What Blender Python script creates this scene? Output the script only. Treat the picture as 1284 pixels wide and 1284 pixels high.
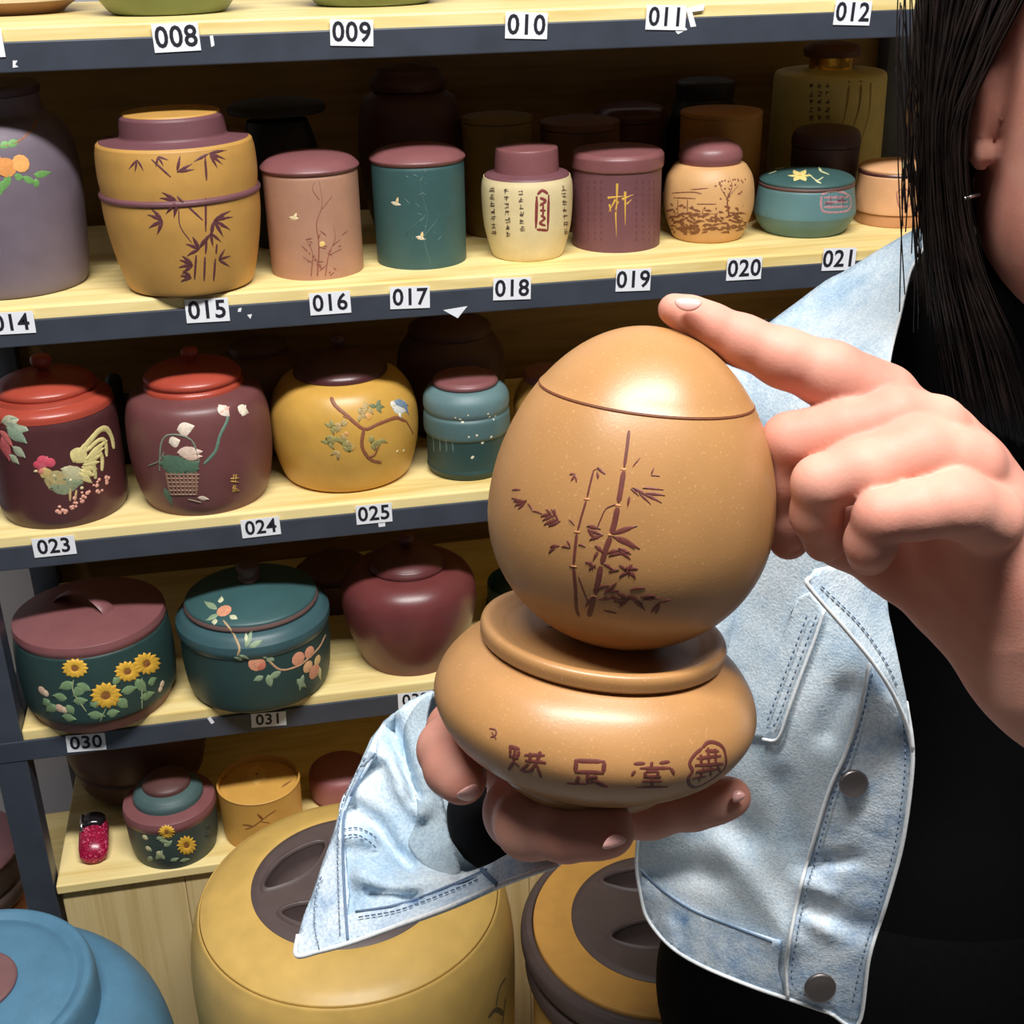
import bpy, bmesh, math, random
import numpy as np
from mathutils import Vector, Matrix
from mathutils.bvhtree import BVHTree
from mathutils.geometry import delaunay_2d_cdt

scene = bpy.context.scene
for o in list(bpy.data.objects):
    bpy.data.objects.remove(o)
COL = scene.collection
rnd = random.Random(7)

# ------------------------------------------------------------------ camera, light, exposure
F = 1620.0                                   # focal length in pixels of the 1284 px frame
def nrm(v):
    v = np.array(v, float)
    return v / np.linalg.norm(v)
_down = nrm((73, 3474, 1620))                # world down seen from the camera (right, down, forward)
_x = nrm((9401, -954, 1620))
_x = nrm(_x - _x.dot(_down) * _down)
_y = np.cross(-_down, _x)
M = np.array([_x, _y, -_down])               # camera (right, down, forward) -> world
CAM = np.array([0.0, 0.0, 1.6])
cam_data = bpy.data.cameras.new('camera')
cam_data.sensor_width = 36
cam_data.lens = 36 * F / 1284
cam_data.clip_start = 0.02
cam = bpy.data.objects.new('camera', cam_data)
COL.objects.link(cam)
_R = np.column_stack([M @ (1, 0, 0), M @ (0, -1, 0), M @ (0, 0, -1)])
cam.matrix_world = Matrix.Translation(Vector(CAM)) @ Matrix(_R.tolist()).to_4x4()
scene.camera = cam

world = bpy.data.worlds.new('world')
scene.world = world
world.use_nodes = True
world.node_tree.nodes['Background'].inputs[0].default_value = (0.92, 0.96, 1.0, 1)
world.node_tree.nodes['Background'].inputs[1].default_value = 0.04

def area(name, loc, target, sx, sy, watts, col=(1, 1, 1)):
    l = bpy.data.lights.new(name, 'AREA')
    l.shape = 'RECTANGLE'; l.size = sx; l.size_y = sy; l.energy = watts; l.color = col
    o = bpy.data.objects.new(name, l)
    COL.objects.link(o)
    o.location = loc
    o.rotation_euler = (Vector(target) - Vector(loc)).to_track_quat('-Z', 'Y').to_euler()
    return o
area('ceiling_lamp_offscreen', (0.15, 0.08, 3.0), (0.20, 0.85, 1.0), 1.6, 0.16, 72, (1.0, 0.985, 0.96))

vs = scene.view_settings
vs.view_transform = 'Standard'; vs.look = 'None'; vs.gamma = 1; vs.use_curve_mapping = False
vs.exposure = 0.12

# ------------------------------------------------------------------ measuring helpers (photo pixel -> place in the room)
def ray(px, py):
    return M @ np.array([(px - 642) / F, (py - 642) / F, 1.0])
def at(px, py, d):                            # d: distance along the view axis
    return CAM + ray(px, py) * d
def at_y(px, py, y):
    r = ray(px, py); return CAM + r * (y / r[1])
def at_z(px, py, z):
    r = ray(px, py); return CAM + r * ((z - CAM[2]) / r[2])
def depth(p):
    return float((M.T @ (np.array(p) - CAM))[2])

# ------------------------------------------------------------------ materials
def lin(c):
    def f(v):
        v /= 255.0
        return v / 12.92 if v <= 0.04045 else ((v + 0.055) / 1.055) ** 2.4
    return (f(c[0]), f(c[1]), f(c[2]), 1)
MATS = {}
def base_mat(name):
    m = bpy.data.materials.new(name); m.use_nodes = True
    nt = m.node_tree
    return m, nt, nt.nodes['Principled BSDF']
def N(nt, t, **kw):
    n = nt.nodes.new(t)
    for k, v in kw.items(): setattr(n, k, v)
    return n
def ramp(nt, fac, stops):
    r = N(nt, 'ShaderNodeValToRGB')
    el = r.color_ramp.elements
    while len(el) < len(stops): el.new(0.5)
    for e, (p, c) in zip(el, stops):
        e.position = p; e.color = c
    nt.links.new(fac, r.inputs[0])
    return r
def coords(nt):
    return N(nt, 'ShaderNodeTexCoord').outputs['Object']
def clay(c, rough=0.5, speck=0.10, var=0.08, spec=0.5, bump=0.15):
    """unglazed stoneware: faint mottling, fine grain and pale specks"""
    key = ('clay', c, rough, speck, var)
    if key in MATS: return MATS[key]
    m, nt, b = base_mat('clay_%d_%d_%d' % c)
    L = nt.links
    co = coords(nt)
    n1 = N(nt, 'ShaderNodeTexNoise'); n1.inputs['Scale'].default_value = 35; n1.inputs['Detail'].default_value = 4
    L.new(co, n1.inputs[0])
    col = lin(c)
    lo = tuple(v * (1 - var) for v in col[:3]) + (1,)
    hi = tuple(min(1, v * (1 + var)) for v in col[:3]) + (1,)
    r1 = ramp(nt, n1.outputs[0], [(0.3, lo), (0.7, hi)])
    n2 = N(nt, 'ShaderNodeTexNoise'); n2.inputs['Scale'].default_value = 900; n2.inputs['Detail'].default_value = 1
    L.new(co, n2.inputs[0])
    r2 = ramp(nt, n2.outputs[0], [(0.66, (0, 0, 0, 1)), (0.74, (1, 1, 1, 1))])
    mx = N(nt, 'ShaderNodeMix', data_type='RGBA')
    mu = N(nt, 'ShaderNodeMath', operation='MULTIPLY'); mu.inputs[1].default_value = speck * 2.5
    L.new(r2.outputs[0], mu.inputs[0]); L.new(mu.outputs[0], mx.inputs[0])
    L.new(r1.outputs[0], mx.inputs[6])
    mx.inputs[7].default_value = tuple(min(1, v * 1.5 + 0.05) for v in col[:3]) + (1,)
    L.new(mx.outputs[2], b.inputs['Base Color'])
    b.inputs['Roughness'].default_value = rough
    b.inputs['Specular IOR Level'].default_value = spec
    bp = N(nt, 'ShaderNodeBump'); bp.inputs['Strength'].default_value = bump; bp.inputs['Distance'].default_value = 0.0004
    L.new(n2.outputs[0], bp.inputs['Height']); L.new(bp.outputs[0], b.inputs['Normal'])
    MATS[key] = m
    return m
def plain(name, c, rough=0.5, metal=0.0, spec=0.5, noise=0.05, scale=60):
    if name in MATS: return MATS[name]
    m, nt, b = base_mat(name)
    col = lin(c)
    n1 = N(nt, 'ShaderNodeTexNoise'); n1.inputs['Scale'].default_value = scale
    nt.links.new(coords(nt), n1.inputs[0])
    r1 = ramp(nt, n1.outputs[0], [(0.3, tuple(v * (1 - noise) for v in col[:3]) + (1,)), (0.7, tuple(min(1, v * (1 + noise)) for v in col[:3]) + (1,))])
    nt.links.new(r1.outputs[0], b.inputs['Base Color'])
    b.inputs['Roughness'].default_value = rough; b.inputs['Metallic'].default_value = metal
    b.inputs['Specular IOR Level'].default_value = spec
    MATS[name] = m
    return m
def paint(c):
    return plain('enamel_%d_%d_%d' % c, c, 0.55, noise=0.12, scale=300)
def wood(name, light, dark, scale=(1.2, 14, 14), rough=0.45):
    if name in MATS: return MATS[name]
    m, nt, b = base_mat(name); L = nt.links
    mp = N(nt, 'ShaderNodeMapping'); mp.inputs['Scale'].default_value = scale
    L.new(coords(nt), mp.inputs[0])
    n0 = N(nt, 'ShaderNodeTexNoise'); n0.inputs['Scale'].default_value = 2.2; n0.inputs['Detail'].default_value = 6; n0.inputs['Distortion'].default_value = 0.6
    L.new(mp.outputs[0], n0.inputs[0])
    n1 = N(nt, 'ShaderNodeTexNoise'); n1.inputs['Scale'].default_value = 9; n1.inputs['Detail'].default_value = 3
    L.new(mp.outputs[0], n1.inputs[0])
    ad = N(nt, 'ShaderNodeMath', operation='ADD'); L.new(n0.outputs[0], ad.inputs[0])
    mu = N(nt, 'ShaderNodeMath', operation='MULTIPLY'); mu.inputs[1].default_value = 0.5; L.new(n1.outputs[0], mu.inputs[0]); L.new(mu.outputs[0], ad.inputs[1])
    r = ramp(nt, ad.outputs[0], [(0.52, lin(dark)), (0.82, lin(light))])
    L.new(r.outputs[0], b.inputs['Base Color']); b.inputs['Roughness'].default_value = rough
    MATS[name] = m
    return m
def denim(name='light_denim', c1=(220, 233, 241), c2=(160, 190, 214), c3=(242, 246, 247), sc=16.0, lump=0.35):
    if name in MATS: return MATS[name]
    m, nt, b = base_mat(name); L = nt.links
    co = coords(nt)
    n1 = N(nt, 'ShaderNodeTexNoise'); n1.inputs['Scale'].default_value = sc; n1.inputs['Detail'].default_value = 7; n1.inputs['Roughness'].default_value = 0.65
    L.new(co, n1.inputs[0])
    r1 = ramp(nt, n1.outputs[0], [(0.28, lin(c2)), (0.5, lin(c1)), (0.72, lin(c3))])
    n2 = N(nt, 'ShaderNodeTexNoise'); n2.inputs['Scale'].default_value = 620; n2.inputs['Detail'].default_value = 3
    L.new(co, n2.inputs[0])
    r2 = ramp(nt, n2.outputs[0], [(0.34, (0.55, 0.64, 0.73, 1)), (0.62, (1, 1, 1, 1))])
    mx = N(nt, 'ShaderNodeMix', data_type='RGBA', blend_type='MULTIPLY'); mx.inputs[0].default_value = 0.6
    L.new(r1.outputs[0], mx.inputs[6]); L.new(r2.outputs[0], mx.inputs[7])
    L.new(mx.outputs[2], b.inputs['Base Color'])
    b.inputs['Roughness'].default_value = 1.0; b.inputs['Specular IOR Level'].default_value = 0.05
    n3 = N(nt, 'ShaderNodeTexNoise'); n3.inputs['Scale'].default_value = 28; n3.inputs['Detail'].default_value = 5
    L.new(co, n3.inputs[0])
    bp = N(nt, 'ShaderNodeBump'); bp.inputs['Strength'].default_value = lump; bp.inputs['Distance'].default_value = 0.006
    L.new(n3.outputs[0], bp.inputs['Height'])
    bp2 = N(nt, 'ShaderNodeBump'); bp2.inputs['Strength'].default_value = 0.6; bp2.inputs['Distance'].default_value = 0.0007
    L.new(n2.outputs[0], bp2.inputs['Height']); L.new(bp.outputs[0], bp2.inputs['Normal'])
    L.new(bp2.outputs[0], b.inputs['Normal'])
    MATS[name] = m
    return m
def skin():
    if 'skin' in MATS: return MATS['skin']
    m, nt, b = base_mat('skin'); L = nt.links
    co = coords(nt)
    n1 = N(nt, 'ShaderNodeTexNoise'); n1.inputs['Scale'].default_value = 26; n1.inputs['Detail'].default_value = 5
    L.new(co, n1.inputs[0])
    r1 = ramp(nt, n1.outputs[0], [(0.3, lin((198, 132, 115))), (0.5, lin((211, 149, 131))), (0.72, lin((220, 165, 146)))])
    L.new(r1.outputs[0], b.inputs['Base Color'])
    b.inputs['Roughness'].default_value = 0.55; b.inputs['Specular IOR Level'].default_value = 0.25
    b.inputs['Subsurface Weight'].default_value = 0.25
    b.inputs['Subsurface Radius'].default_value = (1.0, 0.35, 0.2)
    b.inputs['Subsurface Scale'].default_value = 0.006
    n2 = N(nt, 'ShaderNodeTexVoronoi'); n2.inputs['Scale'].default_value = 700
    L.new(co, n2.inputs[0])
    bp = N(nt, 'ShaderNodeBump'); bp.inputs['Strength'].default_value = 0.12; bp.inputs['Distance'].default_value = 0.0004
    L.new(n2.outputs[0], bp.inputs['Height']); L.new(bp.outputs[0], b.inputs['Normal'])
    MATS['skin'] = m
    return m

# ------------------------------------------------------------------ object helpers
def link(name, me, mat=None, parent=None, loc=None):
    o = bpy.data.objects.new(name, me); COL.objects.link(o)
    if mat is not None:
        for mm in (mat if isinstance(mat, list) else [mat]): me.materials.append(mm)
    if parent is not None: o.parent = parent
    if loc is not None: o.location = loc
    return o
def tag(o, label, cat, group=None):
    o['label'] = label; o['category'] = cat
    if group: o['group'] = group
    return o
def thing(name, label, cat, loc=(0, 0, 0), group=None):
    o = bpy.data.objects.new(name, None); COL.objects.link(o)
    o.empty_display_size = 0.02; o.location = loc
    return tag(o, label, cat, group)
def struct(o):
    o['kind'] = 'structure'; return o
def mesh_from(verts, faces, smooth=True, sharp=None):
    me = bpy.data.meshes.new('m')
    me.from_pydata([tuple(v) for v in verts], [], faces)
    me.validate(); me.update()
    if smooth:
        me.polygons.foreach_set('use_smooth', [True] * len(me.polygons))
        if sharp: me.set_sharp_from_angle(angle=math.radians(sharp))
    return me
def box_mesh(x0, x1, y0, y1, z0, z1, bev=0.0015):
    bm = bmesh.new()
    bmesh.ops.create_cube(bm, size=1)
    for v in bm.verts:
        v.co = Vector(((x0 + x1) / 2 + v.co.x * (x1 - x0), (y0 + y1) / 2 + v.co.y * (y1 - y0), (z0 + z1) / 2 + v.co.z * (z1 - z0)))
    if bev: bmesh.ops.bevel(bm, geom=bm.edges[:] + bm.verts[:], offset=bev, segments=2, profile=0.5, affect='EDGES')
    me = bpy.data.meshes.new('m'); bm.to_mesh(me); bm.free()
    return me
def tube_geo(pts, rads, seg=8, cap=True):
    """verts, faces of a round tube along pts"""
    pts = [Vector(p) for p in pts]
    V, Fc = [], []
    n = len(pts)
    up = None
    for i, p in enumerate(pts):
        t = (pts[min(i + 1, n - 1)] - pts[max(i - 1, 0)])
        t = t.normalized() if t.length > 1e-9 else Vector((0, 0, 1))
        if up is None:
            up = t.orthogonal().normalized()
        up = (up - t * up.dot(t)); up = up.normalized() if up.length > 1e-6 else t.orthogonal().normalized()
        s = t.cross(up)
        r = rads[i] if hasattr(rads, '__len__') else rads
        for k in range(seg):
            a = 2 * math.pi * k / seg
            V.append(p + (up * math.cos(a) + s * math.sin(a)) * r)
    for i in range(n - 1):
        for k in range(seg):
            a, b = i * seg + k, i * seg + (k + 1) % seg
            Fc.append((a, b, b + seg, a + seg))
    if cap:
        Fc.append(tuple(range(seg))[::-1]); Fc.append(tuple(range((n - 1) * seg, n * seg)))
    return V, Fc
def merge(geos):
    V, Fc = [], []
    for v, f in geos:
        o = len(V); V += list(v); Fc += [tuple(i + o for i in q) for q in f]
    return V, Fc
def spline(pts, per=6):
    """Catmull-Rom through points of any dimension"""
    P = [np.array(p, float) for p in pts]
    if len(P) < 3:
        return [P[0] + (P[-1] - P[0]) * t for t in np.linspace(0, 1, per + 1)] if len(P) == 2 else P
    out = []
    for i in range(len(P) - 1):
        p0 = P[i - 1] if i > 0 else 2 * P[0] - P[1]
        p1, p2 = P[i], P[i + 1]
        p3 = P[i + 2] if i + 2 < len(P) else 2 * P[-1] - P[-2]
        for t in np.arange(per) / per:
            out.append(0.5 * ((2 * p1) + (-p0 + p2) * t + (2 * p0 - 5 * p1 + 4 * p2 - p3) * t * t + (-p0 + 3 * p1 - 3 * p2 + p3) * t ** 3))
    out.append(P[-1])
    return out

# ------------------------------------------------------------------ turned (lathe) ware
def round_profile(pts, fil=0.0014, per=6):
    """pts: (r, z, is_corner) in metres -> dense list; smooth between corners, corners get a small fillet"""
    runs, cur = [], [pts[0]]
    for p in pts[1:]:
        cur.append(p)
        if p[2]:
            runs.append(cur); cur = [p]
    if len(cur) > 1: runs.append(cur)
    dense = []
    for ri, run in enumerate(runs):
        q = [np.array(p[:2]) for p in run]
        s = [q[0], q[1]] if len(q) == 2 else spline(q, per)
        dense.append(s)
    out = list(dense[0])
    for s in dense[1:]:
        c = out[-1]
        a = out[-2]; b = s[1]
        la, lb = np.linalg.norm(a - c), np.linalg.norm(b - c)
        f = min(fil, la * 0.45, lb * 0.45)
        pa = c + (a - c) / max(la, 1e-9) * f; pb = c + (b - c) / max(lb, 1e-9) * f
        out.pop()
        for t in (0, 0.25, 0.5, 0.75, 1):
            out.append(pa * (1 - t) ** 2 + 2 * c * t * (1 - t) + pb * t * t)
        out += s[1:]
    return [(max(0.0, p[0]), p[1]) for p in out]
def lathe_geo(prof, seg=64, close=True):
    V, Fc = [], []
    P = list(prof)
    if close and P[0][0] > 1e-4: P = [(0.0, P[0][1])] + P
    if close and P[-1][0] > 1e-4: P = P + [(0.0, P[-1][1])]
    idx = []
    for r, z in P:
        if r < 1e-5:
            idx.append([len(V)]); V.append((0, 0, z))
        else:
            idx.append(list(range(len(V), len(V) + seg)))
            for k in range(seg):
                a = 2 * math.pi * k / seg
                V.append((r * math.cos(a), r * math.sin(a), z))
    for A, B in zip(idx, idx[1:]):
        for k in range(seg):
            k2 = (k + 1) % seg
            if len(A) == 1 and len(B) == 1: continue
            if len(A) == 1: Fc.append((A[0], B[k2], B[k]))
            elif len(B) == 1: Fc.append((A[k], A[k2], B[0]))
            else: Fc.append((A[k], A[k2], B[k2], B[k]))
    return V, Fc

class Ware:
    """a turned pot: root empty + lathe parts + decoration that lies on its surface"""
    def __init__(self, name, label, cat, root_loc, rot=None, group=None):
        self.root = thing(name, label, cat, root_loc, group)
        self.mw = Matrix.Translation(Vector(root_loc))
        if rot is not None:
            self.mw = self.mw @ rot.to_4x4()
            self.root.rotation_euler = rot.to_euler()
        self.inv = self.mw.inverted()
        self.V, self.Fc = [], []
        self.k = depth(root_loc) / F
        self.zmax = 0
    def part(self, name, mat, prof, seg=64, parent=None, close=True):
        V, Fc = lathe_geo(prof, seg, close)
        o = link(name, mesh_from(V, Fc, True, 40), mat, parent or self.root)
        n = len(self.V); self.V += V; self.Fc += [tuple(i + n for i in f) for f in Fc]
        self.bvh = None
        return o
    def geo(self, name, mat, V, Fc, parent=None, smooth=True, hit=False):
        o = link(name, mesh_from(V, Fc, smooth, 50), mat, parent or self.root)
        if hit:
            n = len(self.V); self.V += [tuple(v) for v in V]; self.Fc += [tuple(i + n for i in f) for f in Fc]; self.bvh = None
        return o
    def hit(self, px, py):
        if self.bvh is None: self.bvh = BVHTree.FromPolygons(self.V, self.Fc)
        o = self.inv @ Vector(CAM); d = (self.inv.to_3x3() @ Vector(ray(px, py))).normalized()
        l, n, i, t = self.bvh.ray_cast(o, d)
        if l is None:
            p = self.inv @ Vector(at(px, py, depth(self.mw.translation)))
            l, n, i, t = self.bvh.find_nearest(p)
        return l, n
    def decorate(self, name, items, label=None, h=0.0005, parent=None):
        """items: (kind, colour, width_px, [(px,py)...]); raised slip strokes on the surface"""
        mats, slots, V, Fc, Mi = [], {}, [], [], []
        for kind, colr, w, pts in items:
            if colr not in slots:
                slots[colr] = len(mats); mats.append(paint(colr))
            if kind == 'd':
                x, y = pts[0]
                l, n = self.hit(x, y)
                t = n.orthogonal().normalized(); s = n.cross(t)
                r = w * self.k; c = len(V); m = 11
                V.append(l + n * h * 1.4)
                for q in range(m):
                    a = 2 * math.pi * q / m
                    V.append(l + (t * math.cos(a) + s * math.sin(a)) * r + n * h * 0.15)
                for q in range(m):
                    Fc.append((c, c + 1 + q, c + 1 + (q + 1) % m)); Mi.append(slots[colr])
                continue
            P = spline(pts, 4) if len(pts) > 2 else [np.array(pts[0]) + (np.array(pts[1]) - np.array(pts[0])) * t for t in np.linspace(0, 1, 5 if w < 6 else 10)]
            L = [self.hit(p[0], p[1]) for p in P]
            n_ = len(L); c = len(V)
            for i, (l, n) in enumerate(L):
                t = L[min(i + 1, n_ - 1)][0] - L[max(i - 1, 0)][0]
                t = t.normalized() if t.length > 1e-9 else n.orthogonal()
                s = n.cross(t).normalized()
                u = i / (n_ - 1)
                if kind == 'f': ww = math.sin(math.pi * min(1, max(0, u ** 0.8))) + 0.04
                elif kind == 't': ww = 1.0 - 0.85 * u
                else: ww = 1.0 if 0 < i < n_ - 1 else 0.6
                ww *= w * self.k / 2
                V += [l - s * ww - n * h * 0.1, l + n * h, l + s * ww - n * h * 0.1]
            for i in range(n_ - 1):
                a = c + i * 3
                for f in ((a, a + 1, a + 4, a + 3), (a + 1, a + 2, a + 5, a + 4)):
                    Fc.append(f); Mi.append(slots[colr])
        me = mesh_from(V, Fc, True)
        if len(me.polygons) == len(Mi): me.polygons.foreach_set('material_index', Mi)
        o = link(name, me, mats, parent or self.root)
        if label: o['label'] = label
        return o

def pot(name, label, cat, zshelf, cx, yb=None, rb=None, dep=None, parts=(), group=None, seg=64):
    """yb: pixel row of the foot's front edge (or dep: how far the axis stands behind the shelf edge, cx read at row dep[1]).
    parts: (name, material, [(half width px, row px, flags)]) ; flag f = row of the front edge, c = corner, z = row is metres above shelf"""
    if yb is not None:
        fp = at_z(cx, yb, zshelf)
        away = np.array([fp[0], fp[1], 0.0]); away /= np.linalg.norm(away)
        G = fp + away * (rb * depth(fp) / F)
    else:
        p = at_y(cx, dep[1], 1.25 + dep[0]); G = np.array([p[0], p[1], zshelf])
    tow = -np.array([G[0], G[1], 0.0]); tow /= np.linalg.norm(tow)
    def solve(rp, y, fl):
        if 'z' in fl:
            z = y; k = depth(G + (0, 0, z)) / F
            return rp * k, z
        q = (y - 642) / F
        off = np.zeros(3)
        k = depth(G) / F
        for _ in range(4):
            b = M.T @ (G + off - CAM); u = M.T @ np.array([0, 0, 1.0])
            z = -(b[1] - q * b[2]) / (u[1] - q * u[2])
            k = depth(G + (0, 0, z)) / F
            if 'f' in fl: off = tow * rp * k
        return rp * k, z
    w = Ware(name, label, cat, tuple(G), group=group)
    for pi, (pn, mt, pr) in enumerate(parts):
        pts = []
        for q in pr:
            fl = q[2] if len(q) > 2 else ''
            r, z = solve(q[0], q[1], fl)
            pts.append([r, z, 'c' in fl])
        if pi == 0: pts[0][1] = 0.0
        for q in pts[(1 if pi == 0 else 0):]: q[1] = max(q[1], 0.0015)
        w.part(pn, mt, [(r, max(z, 0.0)) for r, z in round_profile(pts)], seg)
        w.zmax = max(w.zmax, max(p[1] for p in pts))
    w.G = G
    return w

# decoration vocabulary (pixel units on the pot's face)
def leaf(c, w, x0, y0, x1, y1): return ('f', c, w, [(x0, y0), (x1, y1)])
def line(c, w, *p): return ('l', c, w, list(p))
def taper(c, w, *p): return ('t', c, w, list(p))
def dot(c, r, x, y): return ('d', c, r, [(x, y)])
def burst(c, w, x, y, angs, ln):
    return [leaf(c, w, x, y, x + ln * math.cos(math.radians(a)), y + ln * math.sin(math.radians(a))) for a in angs]
def sunflower(x, y, r, sq=1.0, pc=(228, 178, 62), cc=(150, 95, 50)):
    it = []
    for k in range(14):
        a = 2 * math.pi * k / 14
        it.append(leaf(pc, r * 0.5, x + r * .25 * math.cos(a), y + r * .25 * math.sin(a) * sq, x + r * 1.05 * math.cos(a), y + r * 1.05 * math.sin(a) * sq))
    it.append(dot(cc, r * 0.38, x, y))
    return it
def blossom(x, y, r, pc=(232, 225, 205), cc=(214, 170, 90), n=5):
    it = []
    for k in range(n):
        a = 2 * math.pi * k / n - 1.57
        it.append(leaf(pc, r * 0.95, x, y, x + r * math.cos(a), y + r * math.sin(a)))
    it.append(dot(cc, r * 0.25, x, y))
    return it
def glyph(c, x, y, s, w=None, rs=None):
    """a small brush-written sign of a few crossing strokes"""
    r = rs or rnd
    it = []
    w = w or s * 0.22
    for _ in range(r.choice((2, 3, 3))):
        yy = y + r.uniform(-.45, .45) * s
        it.append(taper(c, w, (x - s * r.uniform(.25, .5), yy + r.uniform(-.08, .1) * s), (x + s * r.uniform(.25, .5), yy - r.uniform(-.05, .12) * s)))
    for _ in range(r.choice((1, 2))):
        xx = x + r.uniform(-.3, .3) * s
        it.append(taper(c, w, (xx, y - s * .5), (xx + r.uniform(-.2, .2) * s, y + s * .5)))
    return it

# ------------------------------------------------------------------ implicit surfaces (bodies, hands)
def smin(a, b, k):
    h = np.clip(0.5 + 0.5 * (b - a) / k, 0, 1)
    return b + (a - b) * h - k * h * (1 - h)
def cone(P, a, b, ra, rb):
    a = np.asarray(a, np.float32); b = np.asarray(b, np.float32)
    ab = b - a
    t = np.clip(((P - a) @ ab) / max(float(ab @ ab), 1e-12), 0, 1)
    d = P - a - t[..., None] * ab
    return np.sqrt(np.einsum('...i,...i->...', d, d)) - (ra + (rb - ra) * t)
def chain(P, js, k=0.004):
    """js: list of (point, radius)"""
    f = None
    for (a, ra), (b, rb) in zip(js, js[1:]):
        g = cone(P, a, b, ra, rb)
        f = g if f is None else smin(f, g, k)
    return f
def ell(P, c, rad, R=None):
    d = P - np.asarray(c, np.float32)
    if R is not None: d = d @ np.asarray(R, np.float32)
    rad = np.asarray(rad, np.float32)
    q = d / rad
    k0 = np.sqrt(np.einsum('...i,...i->...', q, q)); q2 = q / rad
    k1 = np.sqrt(np.einsum('...i,...i->...', q2, q2)) + 1e-9
    return k0 * (k0 - 1) / k1
def surface_net(fn, lo, hi, h):
    lo = np.array(lo, float); hi = np.array(hi, float)
    n = np.ceil((hi - lo) / h).astype(int) + 1
    ax = [(lo[i] + np.arange(n[i]) * h).astype(np.float32) for i in range(3)]
    f = np.empty(tuple(n), np.float32)
    for i0 in range(0, n[0], 16):
        G = np.stack(np.meshgrid(ax[0][i0:i0 + 16], ax[1], ax[2], indexing='ij'), -1)
        f[i0:i0 + 16] = fn(G)
    s = f < 0
    c = n - 1
    cnt = np.zeros(tuple(c), np.int8)
    acc = np.zeros(tuple(c) + (3,), np.float32)
    for axis in range(3):
        o1, o2 = [(1, 2), (0, 2), (0, 1)][axis]
        for u in (0, 1):
            for v in (0, 1):
                st = [0, 0, 0]; st[o1] = u; st[o2] = v
                en = list(st); en[axis] = 1
                A = tuple(slice(st[i], st[i] + c[i]) for i in range(3)); B = tuple(slice(en[i], en[i] + c[i]) for i in range(3))
                cr = s[A] != s[B]
                fa, fb = f[A][cr], f[B][cr]
                t = fa / (fa - fb)
                cnt[cr] += 1
                p = np.zeros((len(t), 3), np.float32)
                p[:, o1] = u; p[:, o2] = v; p[:, axis] = t
                acc[cr] += p
    act = cnt > 0
    idx = -np.ones(tuple(c), np.int64)
    idx[act] = np.arange(act.sum())
    base = np.argwhere(act)
    V = lo + (base + acc[act] / cnt[act][:, None]) * h
    Q = []
    for axis in range(3):
        o1, o2 = [(1, 2), (2, 0), (0, 1)][axis]
        sl0 = [slice(1, c[i]) for i in range(3)]; sl0[axis] = slice(0, c[axis])
        sl1 = list(sl0); sl1[axis] = slice(1, c[axis] + 1)
        a, b = s[tuple(sl0)], s[tuple(sl1)]
        for sign in (True, False):
            w = np.argwhere((a != b) & (a == sign))
            if not len(w): continue
            g = w + np.array([0 if i == axis else 1 for i in range(3)])
            def cell(d1, d2):
                q = g.copy(); q[:, o1] -= d1; q[:, o2] -= d2
                return idx[q[:, 0], q[:, 1], q[:, 2]]
            quad = np.stack([cell(0, 0), cell(1, 0), cell(1, 1), cell(0, 1)], 1)
            Q.append(quad if sign else quad[:, ::-1])
    return V, np.concatenate(Q)
def J(px, py, d, rpx):
    return (at(px, py, d), rpx * d / F)
def JY(px, py, y, r):
    return (at_y(px, py, y), r)

# ------------------------------------------------------------------ cloth
def rbf(ctrl):
    C = np.array(ctrl, float); X = C[:, :2] / 300.0; n = len(X)
    def phi(r): return np.where(r > 1e-9, r * r * np.log(r + 1e-12), 0)
    D = np.linalg.norm(X[:, None] - X[None], axis=-1)
    A = np.zeros((n + 3, n + 3)); A[:n, :n] = phi(D) + np.eye(n) * 0.02; A[:n, n] = 1; A[:n, n + 1:] = X; A[n:, :n] = A[:n, n:].T
    w = np.linalg.solve(A, np.concatenate([C[:, 2], np.zeros(3)]))
    def f(px, py):
        x = np.array([px, py]) / 300.0
        return float(phi(np.linalg.norm(X - x, axis=1)) @ w[:n] + w[n] + x @ w[n + 1:])
    return f
def seg_dist(p, pts):
    best = 1e9
    for a, b in zip(pts, pts[1:]):
        a = np.array(a, float); b = np.array(b, float); ab = b - a
        t = max(0, min(1, (p - a) @ ab / max(ab @ ab, 1e-9)))
        best = min(best, np.linalg.norm(p - a - t * ab))
    return best
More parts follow.
